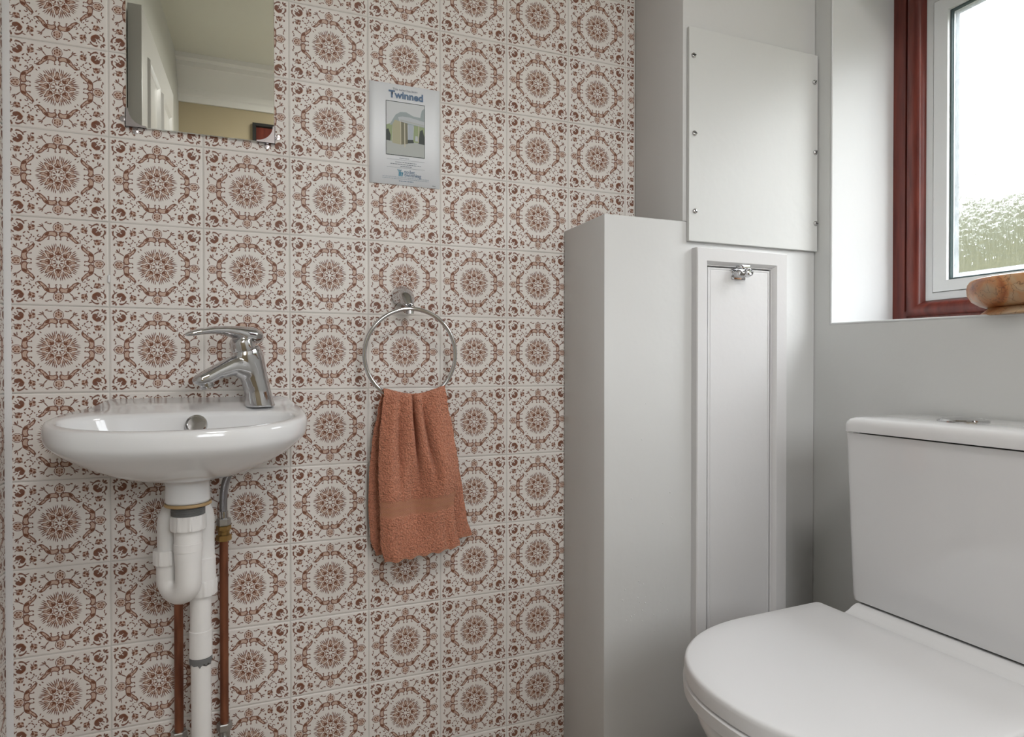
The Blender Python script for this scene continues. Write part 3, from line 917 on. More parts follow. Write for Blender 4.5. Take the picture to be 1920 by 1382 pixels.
# ================================================================== OBJECTS
# ------------------------------------------------------------------ mirror
mir = thing('mirror', 'frameless rectangular wall mirror with metal corner clips', 'mirror', (0.304, 0, 1.3245))
X0m, X1m, Zm0, Zm1 = 0.1805, 0.4295, 1.3255, 1.735
bm = bmesh.new(); add_box(bm, X0m, X1m, -0.0065, -0.0012, Zm0, Zm1, bevel=.0012, seg=1)
from_bm('mirror_glass', bm, M['mirror'], mir, smooth=False)
for sx, sz in ((0, 0), (1, 0), (0, 1), (1, 1)):
    bm = bmesh.new()
    cx = X0m if sx == 0 else X1m
    cz = Zm0 if sz == 0 else Zm1
    fx = 1 if sx == 0 else -1
    fz = 1 if sz == 0 else -1
    R = 0.032
    pts = [(-.0012, -.0012), (R, -.0012), (R, .003)]
    for k in range(1, 8):
        a = math.pi / 2 * k / 8
        pts.append((R - (R - .003) * math.sin(a), R - (R - .003) * math.cos(a)))
    pts += [(.003, R), (-.0012, R)]
    def P3(p, y): return Vector((cx + fx * p[0], y, cz + fz * p[1]))
    add_loft(bm, [[P3(p, -.0002) for p in pts[:1]] and [P3(p, -.0066) for p in pts], [P3(p, -.0080) for p in pts]])
    from_bm('corner_clip', bm, M['clip'], mir, smooth=False)
    # return lips round the glass edge and screw tabs
    bm = bmesh.new()
    xa, xb = sorted((cx - fx * .0012, cx - fx * .0002)); za, zb = sorted((cz - fz * .0012, cz + fz * R))
    add_box(bm, xa, xb, -.0080, -.0003, za, zb)
    xa, xb = sorted((cx - fx * .0012, cx + fx * R)); za, zb = sorted((cz - fz * .0012, cz - fz * .0002))
    add_box(bm, xa, xb, -.0080, -.0003, za, zb)
    add_lathe(bm, [(.005, -.0003), (.005, -.0025), (.002, -.003)], (cx + fx * .014, 0, cz - fz * .0055), 16, 'Y')
    add_lathe(bm, [(.005, -.0003), (.005, -.0025), (.002, -.003)], (cx - fx * .0055, 0, cz + fz * .014), 16, 'Y')
    from_bm('clip_lip', bm, M['clip'], mir, smooth=False, weld=False)

# ------------------------------------------------------------------ poster
pos = thing('poster', 'white notice headed Twinned with photo of a hut', 'poster', (0.685, 0, 1.27))
PX0, PX1, PZ0, PZ1 = 0.6110, 0.7585, 1.2715, 1.4795
PY = -0.0012
bm = bmesh.new()
V = []
for i in range(13):
    for j in range(2):
        u = i / 12
        V.append(bm.verts.new((PX0 + (PX1 - PX0) * u, PY - .0004 * math.sin(u * math.pi * 1.2) ** 2, PZ0 if j == 0 else PZ1)))
for i in range(12):
    bm.faces.new((V[2 * i], V[2 * i + 2], V[2 * i + 3], V[2 * i + 1]))
paper = from_bm('sheet', bm, M['paper'], pos, angle=180)
sol = paper.modifiers.new('thick', 'SOLIDIFY'); sol.thickness = .0004; sol.offset = -1
PW, PH = PX1 - PX0, PZ1 - PZ0
PYI = PY - .0016
INK = {'blue': flat('ink_blue', (0.10, 0.17, 0.28)), 'cyan': flat('ink_cyan', (0.10, 0.30, 0.42)), 'grey': flat('ink_grey', (0.22, 0.24, 0.28)), 'pale': flat('ink_pale', (0.36, 0.42, 0.50))}
def text(body, u, v, size, ink, align='CENTER', name='lettering', bold=0.0):
    cu = bpy.data.curves.new(name, 'FONT')
    cu.body = body; cu.size = size; cu.align_x = align; cu.align_y = 'CENTER'; cu.offset = bold
    cu.resolution_u = 3
    cu.materials.append(INK[ink])
    tmp = bpy.data.objects.new('tmp', cu); COL.objects.link(tmp)
    dg = bpy.context.evaluated_depsgraph_get(); dg.update()
    me = bpy.data.meshes.new_from_object(tmp.evaluated_get(dg))
    bpy.data.objects.remove(tmp)
    me.name = name
    if not me.materials: me.materials.append(INK[ink])
    o = link(name, me, pos)
    o.matrix_parent_inverse = parent_inv(pos)
    o.location = (PX0 + PW * u, PYI, PZ0 + PH * v)
    o.rotation_euler = (math.pi / 2, 0, 0)
    return o
def strokes(name, u0, u1, v, hgt, ink, gaps=True, seed=1):
    bm = bmesh.new(); rnd = random.Random(seed); u = u0
    while u < u1:
        w = rnd.uniform(.010, .035) if gaps else (u1 - u0)
        w = min(w, u1 - u)
        q = [(PX0 + PW * a, PYI, PZ0 + PH * v + s * hgt) for a, s in ((u, -.5), (u + w, -.5), (u + w, .5), (u, .5))]
        bm.faces.new([bm.verts.new(p) for p in q])
        u += w + (.006 if gaps else 1)
    return from_bm(name, bm, INK[ink], pos, smooth=False)
text('This toilet has been', .50, .948, .0066, 'grey')
text('Twinned', .515, .893, .0205, 'blue', bold=.0007)
strokes('printed_line', .42, .56, .268, .0011, 'grey', seed=3)
strokes('printed_rule', .24, .78, .250, .0004, 'grey', False)
strokes('printed_line', .36, .66, .226, .0013, 'grey', seed=4)
strokes('printed_line', .29, .72, .206, .0013, 'grey', seed=5)
strokes('printed_line', .43, .59, .188, .0013, 'grey', seed=6)
strokes('printed_rule', .24, .78, .172, .0004, 'grey', False)
text('toilet', .485, .135, .0105, 'blue', 'LEFT')
text('twinning', .485, .105, .0105, 'blue', 'LEFT')
text('.org', .635, .102, .0055, 'blue', 'LEFT')
strokes('printed_line', .18, .84, .076, .0009, 'pale', seed=7)
strokes('printed_line', .18, .84, .060, .0009, 'pale', seed=8)
strokes('printed_line', .41, .62, .040, .0012, 'blue', seed=9)
strokes('printed_line', .89, .935, .022, .0012, 'grey', seed=10)
# logo: figure with raised arms beside a W-shaped stroke
bm = bmesh.new()
def lp(pts):
    bm.faces.new([bm.verts.new((PX0 + PW * a, PYI, PZ0 + PH * c)) for a, c in pts])
lp([(.405, .088), (.425, .088), (.432, .130), (.410, .130)])
lp([(.410, .130), (.425, .122), (.395, .158), (.388, .152)])
lp([(.432, .130), (.420, .122), (.448, .150), (.440, .156)])
lp([(.413, .138), (.427, .138), (.427, .152), (.413, .152)])
lp([(.432, .088), (.446, .088), (.438, .130), (.428, .130)])
lp([(.446, .088), (.460, .088), (.472, .130), (.458, .130)])
lp([(.452, .106), (.464, .104), (.450, .132), (.440, .130)])
from_bm('logo', bm, INK['cyan'], pos, smooth=False)
# printed photograph of a thatched hut
pm = [flat('print_sky', (0.60, 0.62, 0.63)), flat('print_tree', (0.33, 0.38, 0.39)), flat('print_thatch', (0.50, 0.53, 0.55)), flat('print_wall', (0.42, 0.40, 0.27)),
      flat('print_wallshade', (0.19, 0.18, 0.12)), flat('print_green', (0.30, 0.36, 0.20)), flat('print_dark', (0.05, 0.06, 0.055)), flat('print_ground', (0.44, 0.46, 0.44)), flat('print_post', (0.55, 0.52, 0.40)), flat('print_curtain', (0.42, 0.46, 0.50))]
bm = bmesh.new()
PU0, PU1, PV0, PV1 = .235, .775, .298, .822
lay = [0]
def poly(mi, pts):
    lay[0] += 1
    f = bm.faces.new([bm.verts.new((PX0 + PW * (PU0 + (PU1 - PU0) * a), PYI - .00001 * lay[0], PZ0 + PH * (PV0 + (PV1 - PV0) * c))) for a, c in pts])
    f.material_index = mi
poly(6, [(-.012, -.012), (1.012, -.012), (1.012, 1.012), (-.012, 1.012)])
poly(0, [(0, 0), (1, 0), (1, 1), (0, 1)])
poly(7, [(0, 0), (1, 0), (1, .26), (.6, .30), (.3, .24), (0, .30)])
poly(5, [(0, .28), (.14, .25), (.16, .60), (0, .55)])
poly(6, [(0, .26), (.10, .25), (.11, .36), (.05, .48), (0, .46)])
poly(1, [(.08, .55), (.16, .66), (.24, .76), (.36, .82), (.52, .83), (.70, .77), (.90, .76), (1, .80), (1, .56), (.4, .60)])
poly(1, [(.88, .70), (1, .70), (1, .95), (.93, .90), (.90, .80)])
poly(2, [(.30, .72), (.42, .74), (.60, .74), (1, .69), (1, .59), (.62, .62), (.34, .64)])
poly(3, [(.15, .22), (.37, .20), (.36, .64), (.22, .66), (.16, .58)])
poly(4, [(.37, .20), (.56, .23), (.55, .62), (.37, .64)])
poly(5, [(.70, .27), (1, .27), (1, .58), (.72, .60)])
poly(9, [(.56, .30), (.70, .30), (.71, .60), (.57, .60)])
poly(6, [(.55, .24), (.72, .26), (.70, .32), (.56, .31)])
poly(6, [(.84, .26), (1, .24), (1, .40), (.95, .54), (.88, .50)])
poly(2, [(.75, .30), (.83, .30), (.82, .40), (.76, .40)])
poly(7, [(.60, .18), (1, .14), (1, .25), (.72, .26)])
poly(8, [(.465, .16), (.495, .16), (.485, .62), (.46, .62)])
poly(8, [(.83, .28), (.85, .28), (.86, .60), (.84, .60)])
poly(8, [(.36, .64), (.37, .20), (.385, .20), (.38, .64)])
poly(7, [(.35, .655), (1, .60), (1, .625), (.36, .68)])
from_bm('printed_photo', bm, pm, pos, smooth=False, weld=False)

# ------------------------------------------------------------------ towel ring
RC = Vector((0.6855, -0.052, 0.9175)); RR = 0.0925
tr = thing('towel_ring', 'chrome towel ring mounted on the tiles holding the towel', 'towel ring', (0.678, 0, 1.03))
bm = bmesh.new()
cen = [(.6775, -.0004, 1.0400, .0215, .0215), (.6775, -.004, 1.0400, .0220, .0220), (.6778, -.012, 1.0395, .0208, .0215), (.679, -.026, 1.036, .0190, .0185), (.6805, -.040, 1.028, .0150, .0140),
       (.6822, -.049, 1.018, .0100, .0090), (.683, -.0525, 1.009, .0082, .0072), (.683, -.0530, 1.000, .0080, .0068)]
rings = []
for i, (x, y, z, a, bb) in enumerate(cen):
    d = Vector((0, -1, 0)).lerp(Vector((0, -.06, -1)), min(1, max(0, (i - 1) / 5)) ** 1.2)
    rings.append(circle((x, y, z), d, a, 28, bb))
add_loft(bm, rings)
from_bm('mount', bm, M['chrome'], tr, angle=50)
bm = bmesh.new()
pth = []
for i in range(97):
    a = 2 * math.pi * i / 96
    pth.append(RC + Vector((RR * math.sin(a), -.004 * math.cos(a) * 0 + .010 * (math.cos(a) - 1) * -.5 - .005, RR * math.cos(a))))
add_tube(bm, pth, 0.0042, 14, caps=False)
from_bm('ring', bm, M['chrome'], tr, angle=180)

# ------------------------------------------------------------------ hand towel
tw = thing('hand_towel', 'terracotta terry hand towel hanging through the chrome ring', 'towel', (0.70, -0.06, 0.51))
def lerp_tab(tab, t):
    for (a, va), (b_, vb) in zip(tab, tab[1:]):
        if t <= b_:
            k = (t - a) / (b_ - a); k = k * k * (3 - 2 * k) * .5 + k * .5
            return va + (vb - va) * k
    return tab[-1][1]
NU, NV = 150, 250
def towel_layer(name, L, Rr, ytab, ztop, zbot_l, zbot_r, front):
    bm = bmesh.new()
    grid = []
    bandl = bm.verts.layers.float.new('band')
    for j in range(NV + 1):
        t = j / NV
        row = []
        for i in range(NU + 1):
            u = i / NU
            xl, xr = lerp_tab(L, t), lerp_tab(Rr, t)
            x = xl + (xr - xl) * u
            zt = ztop + (-.0135 * math.sin(u * math.pi) ** 1.3 + .004 * u)
            zb = zbot_l + (zbot_r - zbot_l) * u + (.0022 * math.sin(u * 34) if front else .001 * math.sin(u * 30))
            z = zt + (zb - zt) * t
            y = lerp_tab(ytab, t)
            fade = min(1, t * 3.0)
            # pleats gathered at the ring, opening downwards
            pinch = math.exp(-((u - .47 - .10 * t) / .035) ** 2) * math.exp(-((t - .22) / .24) ** 2)
            pin2 = math.exp(-((u - .60 - .22 * t) / .045) ** 2) * math.exp(-((t - .30) / .22) ** 2)
            pin3 = math.exp(-((u - .26 + .02 * t) / .06) ** 2) * math.exp(-((t - .30) / .30) ** 2)
            broad = math.exp(-((u - .42 - .06 * t) / .15) ** 2) * math.exp(-((t - .60) / .22) ** 2)
            bulge = math.exp(-((u - .80) / .16) ** 2) * math.exp(-((t - .52) / .20) ** 2)
            roll = (2 * abs(u - .5)) ** 6
            low = math.exp(-((u - .12) / .10) ** 2) * t
            if front:
                y += .034 * pinch + .017 * pin2 + .014 * pin3 + .018 * broad - .013 * bulge * fade + .010 * roll * (0.3 + .7 * fade) - .004 * low
                y += .0025 * math.sin(u * 21 + t * 2) * math.exp(-t * 4)
                y += .006 * math.exp(-((u - .86) / .07) ** 2) * t ** 2 * 1.2
            else:
                y += .004 * math.sin(u * 9 + t * 3) * fade + .006 * roll * fade
            band = 1.0 if (.650 + .0 * u < t - .035 * (u - .3) * 0 < .745) and front else 0.0
            if t > .985: band = .7
            nzv = noise.noise(Vector((x * 320, z * 320, 3 if front else 9)))
            n2 = noise.noise(Vector((x * 90, z * 90, 5)))
            y += (0.0 if band else -.0011 * nzv - .0010) - .0008 * n2
            x += .0007 * noise.noise(Vector((x * 200, z * 200, 20)))
            v = bm.verts.new((x, y, z)); v[bandl] = band
            row.append(v)
        grid.append(row)
    for j in range(NV):
        for i in range(NU):
            bm.faces.new((grid[j][i], grid[j][i + 1], grid[j + 1][i + 1], grid[j + 1][i]))
    o = from_bm(name, bm, M['terry'], tw, angle=180, weld=False)
    s = o.modifiers.new('cloth_thickness', 'SOLIDIFY'); s.thickness = .003; s.offset = 1 if not front else 1
    return o
towel_layer('front_fold', [(0, .6300), (.1, .6265), (.3, .6215), (.5, .6200), (.7, .6235), (.9, .6245), (1, .6330)],
            [(0, .7535), (.1, .758), (.3, .771), (.5, .781), (.6, .780), (.72, .771), (.85, .775), (1, .786)],
            [(0, -.0585), (.03, -.065), (.15, -.066), (.5, -.067), (1, -.064)], .8495, .505, .521, True)
towel_layer('back_fold', [(0, .6300), (.1, .6230), (.3, .6120), (.5, .6060), (.7, .6040), (.9, .6080), (1, .6200)],
            [(0, .7555), (.1, .760), (.3, .777), (.5, .790), (.7, .801), (.88, .810), (1, .823)],
            [(0, -.0565), (.03, -.045), (.15, -.040), (.5, -.034), (1, -.030)], .8490, .510, .5335, False)
bm = bmesh.new()
add_box(bm, .722, .752, -.0235, -.0229, .503, .535)
from_bm('care_tag', bm, M['paper'], tw, smooth=False, label='small white care tag')

# ------------------------------------------------------------------ wash basin
basin = thing('wash_basin', 'small white ceramic wash basin fixed to the tiled wall', 'basin', (0.285, 0, 0.70))
NB_ = 120
out_pts = [(.150, -.0008), (.122, -.030), (.104, -.070), (.095, -.115), (.094, -.155), (.110, -.200), (.148, -.245), (.215, -.271), (.285, -.279), (.355, -.272), (.420, -.248),
           (.461, -.208), (.478, -.160), (.480, -.115), (.476, -.070), (.470, -.030), (.452, -.0008)]
sp = spline([(x, y, 0) for x, y in out_pts], 8)
back = [Vector((.452 + (.150 - .452) * k / 24, -.0008, 0)) for k in range(1, 24)]
outer = resample(sp + back, NB_)
in_pts = [(.160, -.106), (.128, -.122), (.112, -.150), (.124, -.190), (.165, -.227), (.222, -.250), (.285, -.257), (.350, -.250), (.410, -.228), (.448, -.190), (.461, -.152), (.448, -.122), (.405, -.108), (.340, -.103), (.285, -.102), (.220, -.103)]
inner = resample(spline([(x, y, 0) for x, y in in_pts], 8, closed=True), NB_)
def angsort(pts, c):
    # re-sample by angle so that inner and outer rings correspond
    res = []
    n = len(pts)
    A = [(math.atan2(p.y - c[1], p.x - c[0]), p) for p in pts]
    for k in range(NB_):
        a = -math.pi + 2 * math.pi * (k + .5) / NB_
        best = None
        for i in range(n):
            a0, p0 = A[i]; a1, p1 = A[(i + 1) % n]
            d1 = (a1 - a0 + math.pi) % (2 * math.pi) - math.pi
            da = (a - a0 + math.pi) % (2 * math.pi) - math.pi
            if d1 != 0 and 0 <= da / d1 <= 1 and abs(d1) < 1.5:
                best = p0.lerp(p1, da / d1); break
        res.append(best if best is not None else min(A, key=lambda q: abs(q[0] - a))[1].copy())
    return res
BC = (.287, -.165)
outer_a = angsort(outer, BC)
inner_a = angsort(inner, BC)
TILT = 0.09
def rim_z(y): return .8065 + TILT * (y + .17)
def brng(pts, s, z, tilt=1.0, c=BC, ykeep=False, dz=None):
    o = []
    for p in pts:
        x = c[0] + (p.x - c[0]) * s
        y = c[1] + (p.y - c[1]) * s
        if ykeep: y = p.y * (s if p.y < -.02 else 1)
        zz = z + (.002 if z > .76 else 0) + tilt * TILT * (p.y + .17)
        if dz: zz += dz(p)
        o.append(Vector((x, y, zz)))
    return o
def under(s, z, c=(.290, -.010)):
    o = []
    for p in outer_a:
        o.append(Vector((c[0] + (p.x - c[0]) * s, -.0008 + (p.y + .0008) * (s * .80 + .20 if s > .3 else s), z)))
    return o
def circ_like(r, z, c=(.290, -.128)):
    return [Vector((c[0] + r * math.cos(-math.pi + 2 * math.pi * (k + .5) / NB_), c[1] + r * math.sin(-math.pi + 2 * math.pi * (k + .5) / NB_), z)) for k in range(NB_)]
up = lambda p: .0125 * max(0, 1 - abs(p.y) / .030) ** 1.4
def mixr(a, b_, t, z=None):
    o = [p.lerp(q, t) for p, q in zip(a, b_)]
    if z is not None:
        for p in o: p.z = z
    return o
tail = circ_like(.0335, .700)
rings = [circ_like(.0335, .668), circ_like(.0345, .672), tail, circ_like(.037, .706)]
U3 = brng(outer_a, .94, .767, .7)
u_lo = brng(outer_a, .985, .774, .8)
for t, z in ((.22, .712), (.45, .723), (.68, .739), (.86, .756)):
    rings.append(mixr(circ_like(.045, z), u_lo, t, z))
for i, t in enumerate((.22, .45, .68, .86)):
    pass
rings += [u_lo, brng(outer_a, 1.0, .783, .9), brng(outer_a, 1.004, .792, 1), brng(outer_a, 1.0, .8005, 1, dz=up), brng(outer_a, .988, .8055, 1, dz=up), brng(outer_a, .972, .8075, 1, dz=up)]
for r_ in rings:
    for p in r_: p.y = min(p.y, -.0008)
rings += [mixr(brng(outer_a, .972, .8075, 1, dz=up), brng(inner_a, 1.0, .8075, 1), .5), mixr(brng(outer_a, .972, .8075, 1), brng(inner_a, 1.0, .8070, 1), .86)]
rings += [brng(inner_a, .992, .8050, 1), brng(inner_a, .975, .799, 1), brng(inner_a, .95, .788, 1), brng(inner_a, .90, .770, .9), brng(inner_a, .80, .748, .6), brng(inner_a, .60, .728, .3), brng(inner_a, .35, .718, 0), brng(inner_a, .10, .715, 0)]
bm = bmesh.new()
add_loft(bm, rings)
bo = from_bm('bowl', bm, M['ceramic'], basin, angle=180)
bm = bmesh.new()
oc = Vector((.3020, -.1135, .7955)); od = Vector((0, -1, .38)).normalized()
pf = [(.0175, -.004), (.0175, .001), (.0165, .0028), (.0140, .0030), (.0135, .0022), (.002, .0024)]
add_loft(bm, [circle(oc + od * h_, od, r_, 32) for r_, h_ in pf])
from_bm('overflow_cover', bm, M['chrome'], basin, angle=40, label='round chrome overflow cover')

# ------------------------------------------------------------------ tap
TB = Vector((0.4035, -0.066, 0.8202))
tap = thing('mixer_tap', 'chrome lever mixer tap standing on the basin', 'tap', TB, 0)
SD = Vector((-0.86, -0.51, 0)).normalized()     # direction of the spout
SN = Vector((-SD.y, SD.x, 0))
UP = Vector((0, 0, 1))
def tp(u, w, n=0): return TB + SD * u + UP * w + SN * n
def sect(c, d, rn, rd, n=28, sq=2.3):
    """section at (u,w) c, perpendicular to direction d=(du,dw); rn half-width sideways, rd half-depth in plane"""
    dv = (SD * d[0] + UP * d[1]).normalized()
    side = SN
    nv = side.cross(dv).normalized()
    o = []
    for k in range(n):
        a = 2 * math.pi * k / n
        ca, sa = math.cos(a), math.sin(a)
        ca = math.copysign(abs(ca) ** (2 / sq), ca); sa = math.copysign(abs(sa) ** (2 / sq), sa)
        o.append(tp(*c) + side * (rn * ca) + nv * (rd * sa))
    return o
bm = bmesh.new()
add_loft(bm, [sect((0, .0005), (0, 1), .0235, .0255), sect((.001, .004), (0, 1), .0232, .0252), sect((.006, .030), (.12, 1), .0208, .0225), sect((.014, .060), (.2, 1), .0205, .0235),
              sect((.0225, .085), (.25, 1), .0215, .0270), sect((.0270, .098), (.3, 1), .0215, .0265), sect((.0295, .107), (.3, 1), .0195, .0235)])
add_loft(bm, [sect((.010, .055), (1, .35), .017, .024), sect((.030, .074), (1, .10), .0200, .0245), sect((.055, .0745), (1, -.32), .0185, .0175), sect((.080, .0655), (1, -.45), .0170, .0130),
              sect((.100, .0555), (1, -.45), .0165, .0120), sect((.113, .0505), (1, -.45), .0140, .0100), sect((.119, .0485), (1, -.45), .0085, .0060), sect((.121, .0478), (1, -.45), .004, .003)])
body = from_bm('body', bm, M['chrome'], tap, angle=180, weld=False)
rm = body.modifiers.new('blend', 'REMESH'); rm.mode = 'VOXEL'; rm.voxel_size = 0.0013; rm.use_smooth_shade = True
sm = body.modifiers.new('soften', 'SMOOTH'); sm.iterations = 14; sm.factor = 0.5
bm = bmesh.new()
nz_d = (SD * -.30 + UP * -1).normalized()
nz_c = tp(.1015, .0490)
add_loft(bm, [circle(nz_c + nz_d * h_, nz_d, r_, 24) for h_, r_ in ((-.004, .0115), (.004, .0120), (.0045, .0112), (.0075, .0112), (.008, .0118), (.0115, .0116), (.012, .009))])
from_bm('aerator', bm, M['chrome'], tap, angle=35)
bm = bmesh.new()
cap_d = Vector((0, 0, 1))
ax = (SD * .32 + UP).normalized()
cc = tp(.0310, .102)
add_loft(bm, [circle(cc + ax * h_, ax, r_, 28) for h_, r_ in ((0, .0205), (.003, .0212), (.012, .0212), (.020, .0205), (.0255, .017))])
lv = bm
secs = [((.000, .1240), (1, .35), .0120, .0060), ((.006, .1275), (1, .30), .0185, .0125), ((.018, .1295), (1, .15), .0215, .0165), ((.034, .1315), (1, .06), .0210, .0150), ((.050, .1355), (1, .03), .0190, .0108),
        ((.070, .1378), (1, .0), .0172, .0080), ((.092, .1368), (1, -.10), .0155, .0064), ((.112, .1335), (1, -.20), .0130, .0054), ((.126, .1300), (1, -.28), .0095, .0044), ((.133, .1280), (1, -.3), .0050, .0026), ((.1355, .1272), (1, -.3), .002, .001)]
add_loft(bm, [sect(c, d, rn, rd) for c, d, rn, rd in secs])
lever = from_bm('lever', bm, M['chrome'], tap, angle=180, weld=False)
rm = lever.modifiers.new('blend', 'REMESH'); rm.mode = 'VOXEL'; rm.voxel_size = 0.0011; rm.use_smooth_shade = True
sm = lever.modifiers.new('soften', 'SMOOTH'); sm.iterations = 8; sm.factor = 0.5
bm = bmesh.new()
add_loft(bm, [circle(tp(.0300, .099) + ax * h_, ax, r_, 24) for h_, r_ in ((0, .0180), (.006, .0180))])
from_bm('collar_gap', bm, M['dark'], tap)

# ------------------------------------------------------------------ trap and waste pipe
trap = thing('waste_trap', 'white plastic sink trap and waste pipe under the basin', 'pipe', (0.30, -0.1, 0))
A = Vector((.2905, -.128, 0)); B = Vector((.2580, -.095, 0)); Cc = Vector((.3085, -.080, 0))
bm = bmesh.new(); add_lathe(bm, [(.0350, .6675), (.0362, .6655), (.0362, .6635), (.0340, .6620)], (A.x, A.y, 0), 36)
from_bm('washer', bm, M['washer'], trap, label='amber rubber washer')
bm = bmesh.new()
pf = []
for k in range(9):
    z = .6615 - k * .0022
    pf += [(.0250, z), (.0262, z - .0008), (.0262, z - .0012), (.0250, z - .0020)]
add_lathe(bm, pf, (A.x, A.y, 0), 32)
from_bm('threaded_tail', bm, M['putty'], trap, label='grey threaded waste tail')
bm = bmesh.new(); add_nut(bm, (A.x, A.y, .6340), .0262, .0250, 9, .075)
from_bm('hand_nut', bm, M['plastic'], trap)
bm = bmesh.new()
r1 = .0203
ub = []
zb = .535
rad = (B - A).length / 2
mid = (A + B) / 2
dirAB = (B - A).normalized()
pathU = [A + UP * .622, A + UP * .590, A + UP * .560]
for k in range(0, 13):
    a = math.pi * k / 12
    pathU.append(mid + UP * (zb) - dirAB * (rad * math.cos(a)) - UP * (rad * math.sin(a)))
pathU += [B + UP * .545, B + UP * .565]
add_tube(bm, pathU, [r1 * 1.06, r1 * 1.06, r1] + [r1] * (len(pathU) - 3), 28)
from_bm('trap_bend', bm, M['plastic'], trap, angle=60)
bm = bmesh.new(); add_lathe(bm, [(r1 * 1.0, .600), (r1 * 1.10, .599), (r1 * 1.10, .586), (r1, .585)], (A.x, A.y, 0), 32)
from_bm('collar', bm, M['plastic'], trap)
bm = bmesh.new(); add_nut(bm, (B.x, B.y, .5715), .0238, .0250, 9, .075)
from_bm('hand_nut', bm, M['plastic'], trap)
bm = bmesh.new()
zt = .628
rad2 = (Cc - B).length / 2; mid2 = (B + Cc) / 2; dBC = (Cc - B).normalized()
pathO = [B + UP * .583, B + UP * .61]
for k in range(0, 13):
    a = math.pi * k / 12
    pathO.append(mid2 + UP * zt - dBC * (rad2 * math.cos(a)) + UP * (rad2 * math.sin(a)))
pathO += [Cc + UP * .58, Cc + UP * .545]
add_tube(bm, pathO, .0188, 28)
from_bm('crossover_bend', bm, M['plastic'], trap, angle=60)
bm = bmesh.new(); add_lathe(bm, [(.0188, .560), (.0205, .559), (.0210, .520), (.0190, .519)], (Cc.x, Cc.y, 0), 32)
from_bm('socket', bm, M['plastic'], trap)
Dd = Vector((.3045, -.080, 0))
bm = bmesh.new(); add_nut(bm, (Dd.x + .003, Dd.y, .507), .0225, .0270, 9, .075)
from_bm('hand_nut', bm, M['plastic'], trap)
bm = bmesh.new(); add_lathe(bm, [(.0172, .494), (.0172, .432), (.0188, .431), (.0186, .385), (.0172, .384)], (Dd.x, Dd.y, 0), 32)
from_bm('coupler', bm, M['plastic'], trap)
bm = bmesh.new()
rg = []
for z, r_ in ((.3838, .0185), (.379, .0186), (.374, .0176)):
    rg.append([Vector((Dd.x + r_ * math.cos(2 * math.pi * k / 32), Dd.y + r_ * math.sin(2 * math.pi * k / 32), z - (.006 * noise.noise(Vector((k * .7, 1, 2))) + .004 * (k % 3 == 0) if z < .375 else 0))) for k in range(32)])
add_loft(bm, rg)
from_bm('sealant', bm, M['putty'], trap, label='ragged grey sealant ring')
bm = bmesh.new(); add_tube(bm, [(Dd.x, Dd.y, .3838), (Dd.x + .001, Dd.y, .2), (Dd.x + .002, Dd.y, .0005)], .0164, 28)
from_bm('waste_pipe', bm, M['plastic'], trap)

# ------------------------------------------------------------------ copper supply pipes
def copper(x, y, ztop, label):
    t = thing('copper_pipe', label, 'pipe', (x, y, 0), group='supply pipes under the basin')
    bm = bmesh.new(); add_tube(bm, [(x, y, .0005), (x, y, .205)], .0075, 20)
    from_bm('lower_pipe', bm, M['copper'], t)
    bm = bmesh.new(); add_tube(bm, [(x, y, .232), (x, y, .40), (x, y, ztop)], .0075, 20)
    from_bm('pipe', bm, M['copper'], t)
    bm = bmesh.new(); add_hex(bm, (x, y, .226), .0135, .014); add_lathe(bm, [(.0095, .218), (.0095, .205), (.011, .204), (.011, .190)], (x, y, 0), 24)
    add_hex(bm, (x, y, .184), .0135, .014)
    v = from_bm('isolating_valve', bm, M['steel'], t, angle=20, weld=False)
    bm = bmesh.new(); add_lathe(bm, [(.0065, -.009), (.0065, -.013), (.005, -.014), (.002, -.0125)], (x, y, .205), 16, 'Y')
    from_bm('screw_slot', bm, M['steel'], v)
    return t
copper(.2640, -.030, .60, 'copper supply pipe half hidden behind the white trap')
cp = copper(.3390, -.030, .585, 'copper supply pipe right of the trap below the braided hose')
bm = bmesh.new(); x, y = .3390, -.030
add_hex(bm, (x, y, .5770), .0135, .011); add_lathe(bm, [(.0100, .583), (.0100, .588), (.0108, .589), (.0108, .592)], (x, y, 0), 24); add_hex(bm, (x, y, .5955), .0130, .008)
from_bm('compression_fitting', bm, M['brass'], cp, angle=20, weld=False, label='brass compression fitting')
hose = thing('flexible_hose', 'braided steel hose rising from brass fitting to basin', 'hose', (.339, -.03, .60))
bm = bmesh.new()
hp = spline([(.3388, -.030, .613), (.3386, -.031, .640), (.3400, -.034, .665), (.3445, -.040, .686), (.3510, -.047, .704)], 8)
add_tube(bm, hp, .0068, 20)
from_bm('braided_tube', bm, M['braid'], hose, angle=180)
bm = bmesh.new(); add_hex(bm, (x, y, .6065), .0125, .0135)
from_bm('hose_nut', bm, M['steel'], hose, angle=20)
bm = bmesh.new(); add_lathe(bm, [(.0078, .6135), (.0078, .626), (.0072, .6265)], (.3388, -.030, 0), 24)
from_bm('ferrule', bm, M['chrome'], hose)

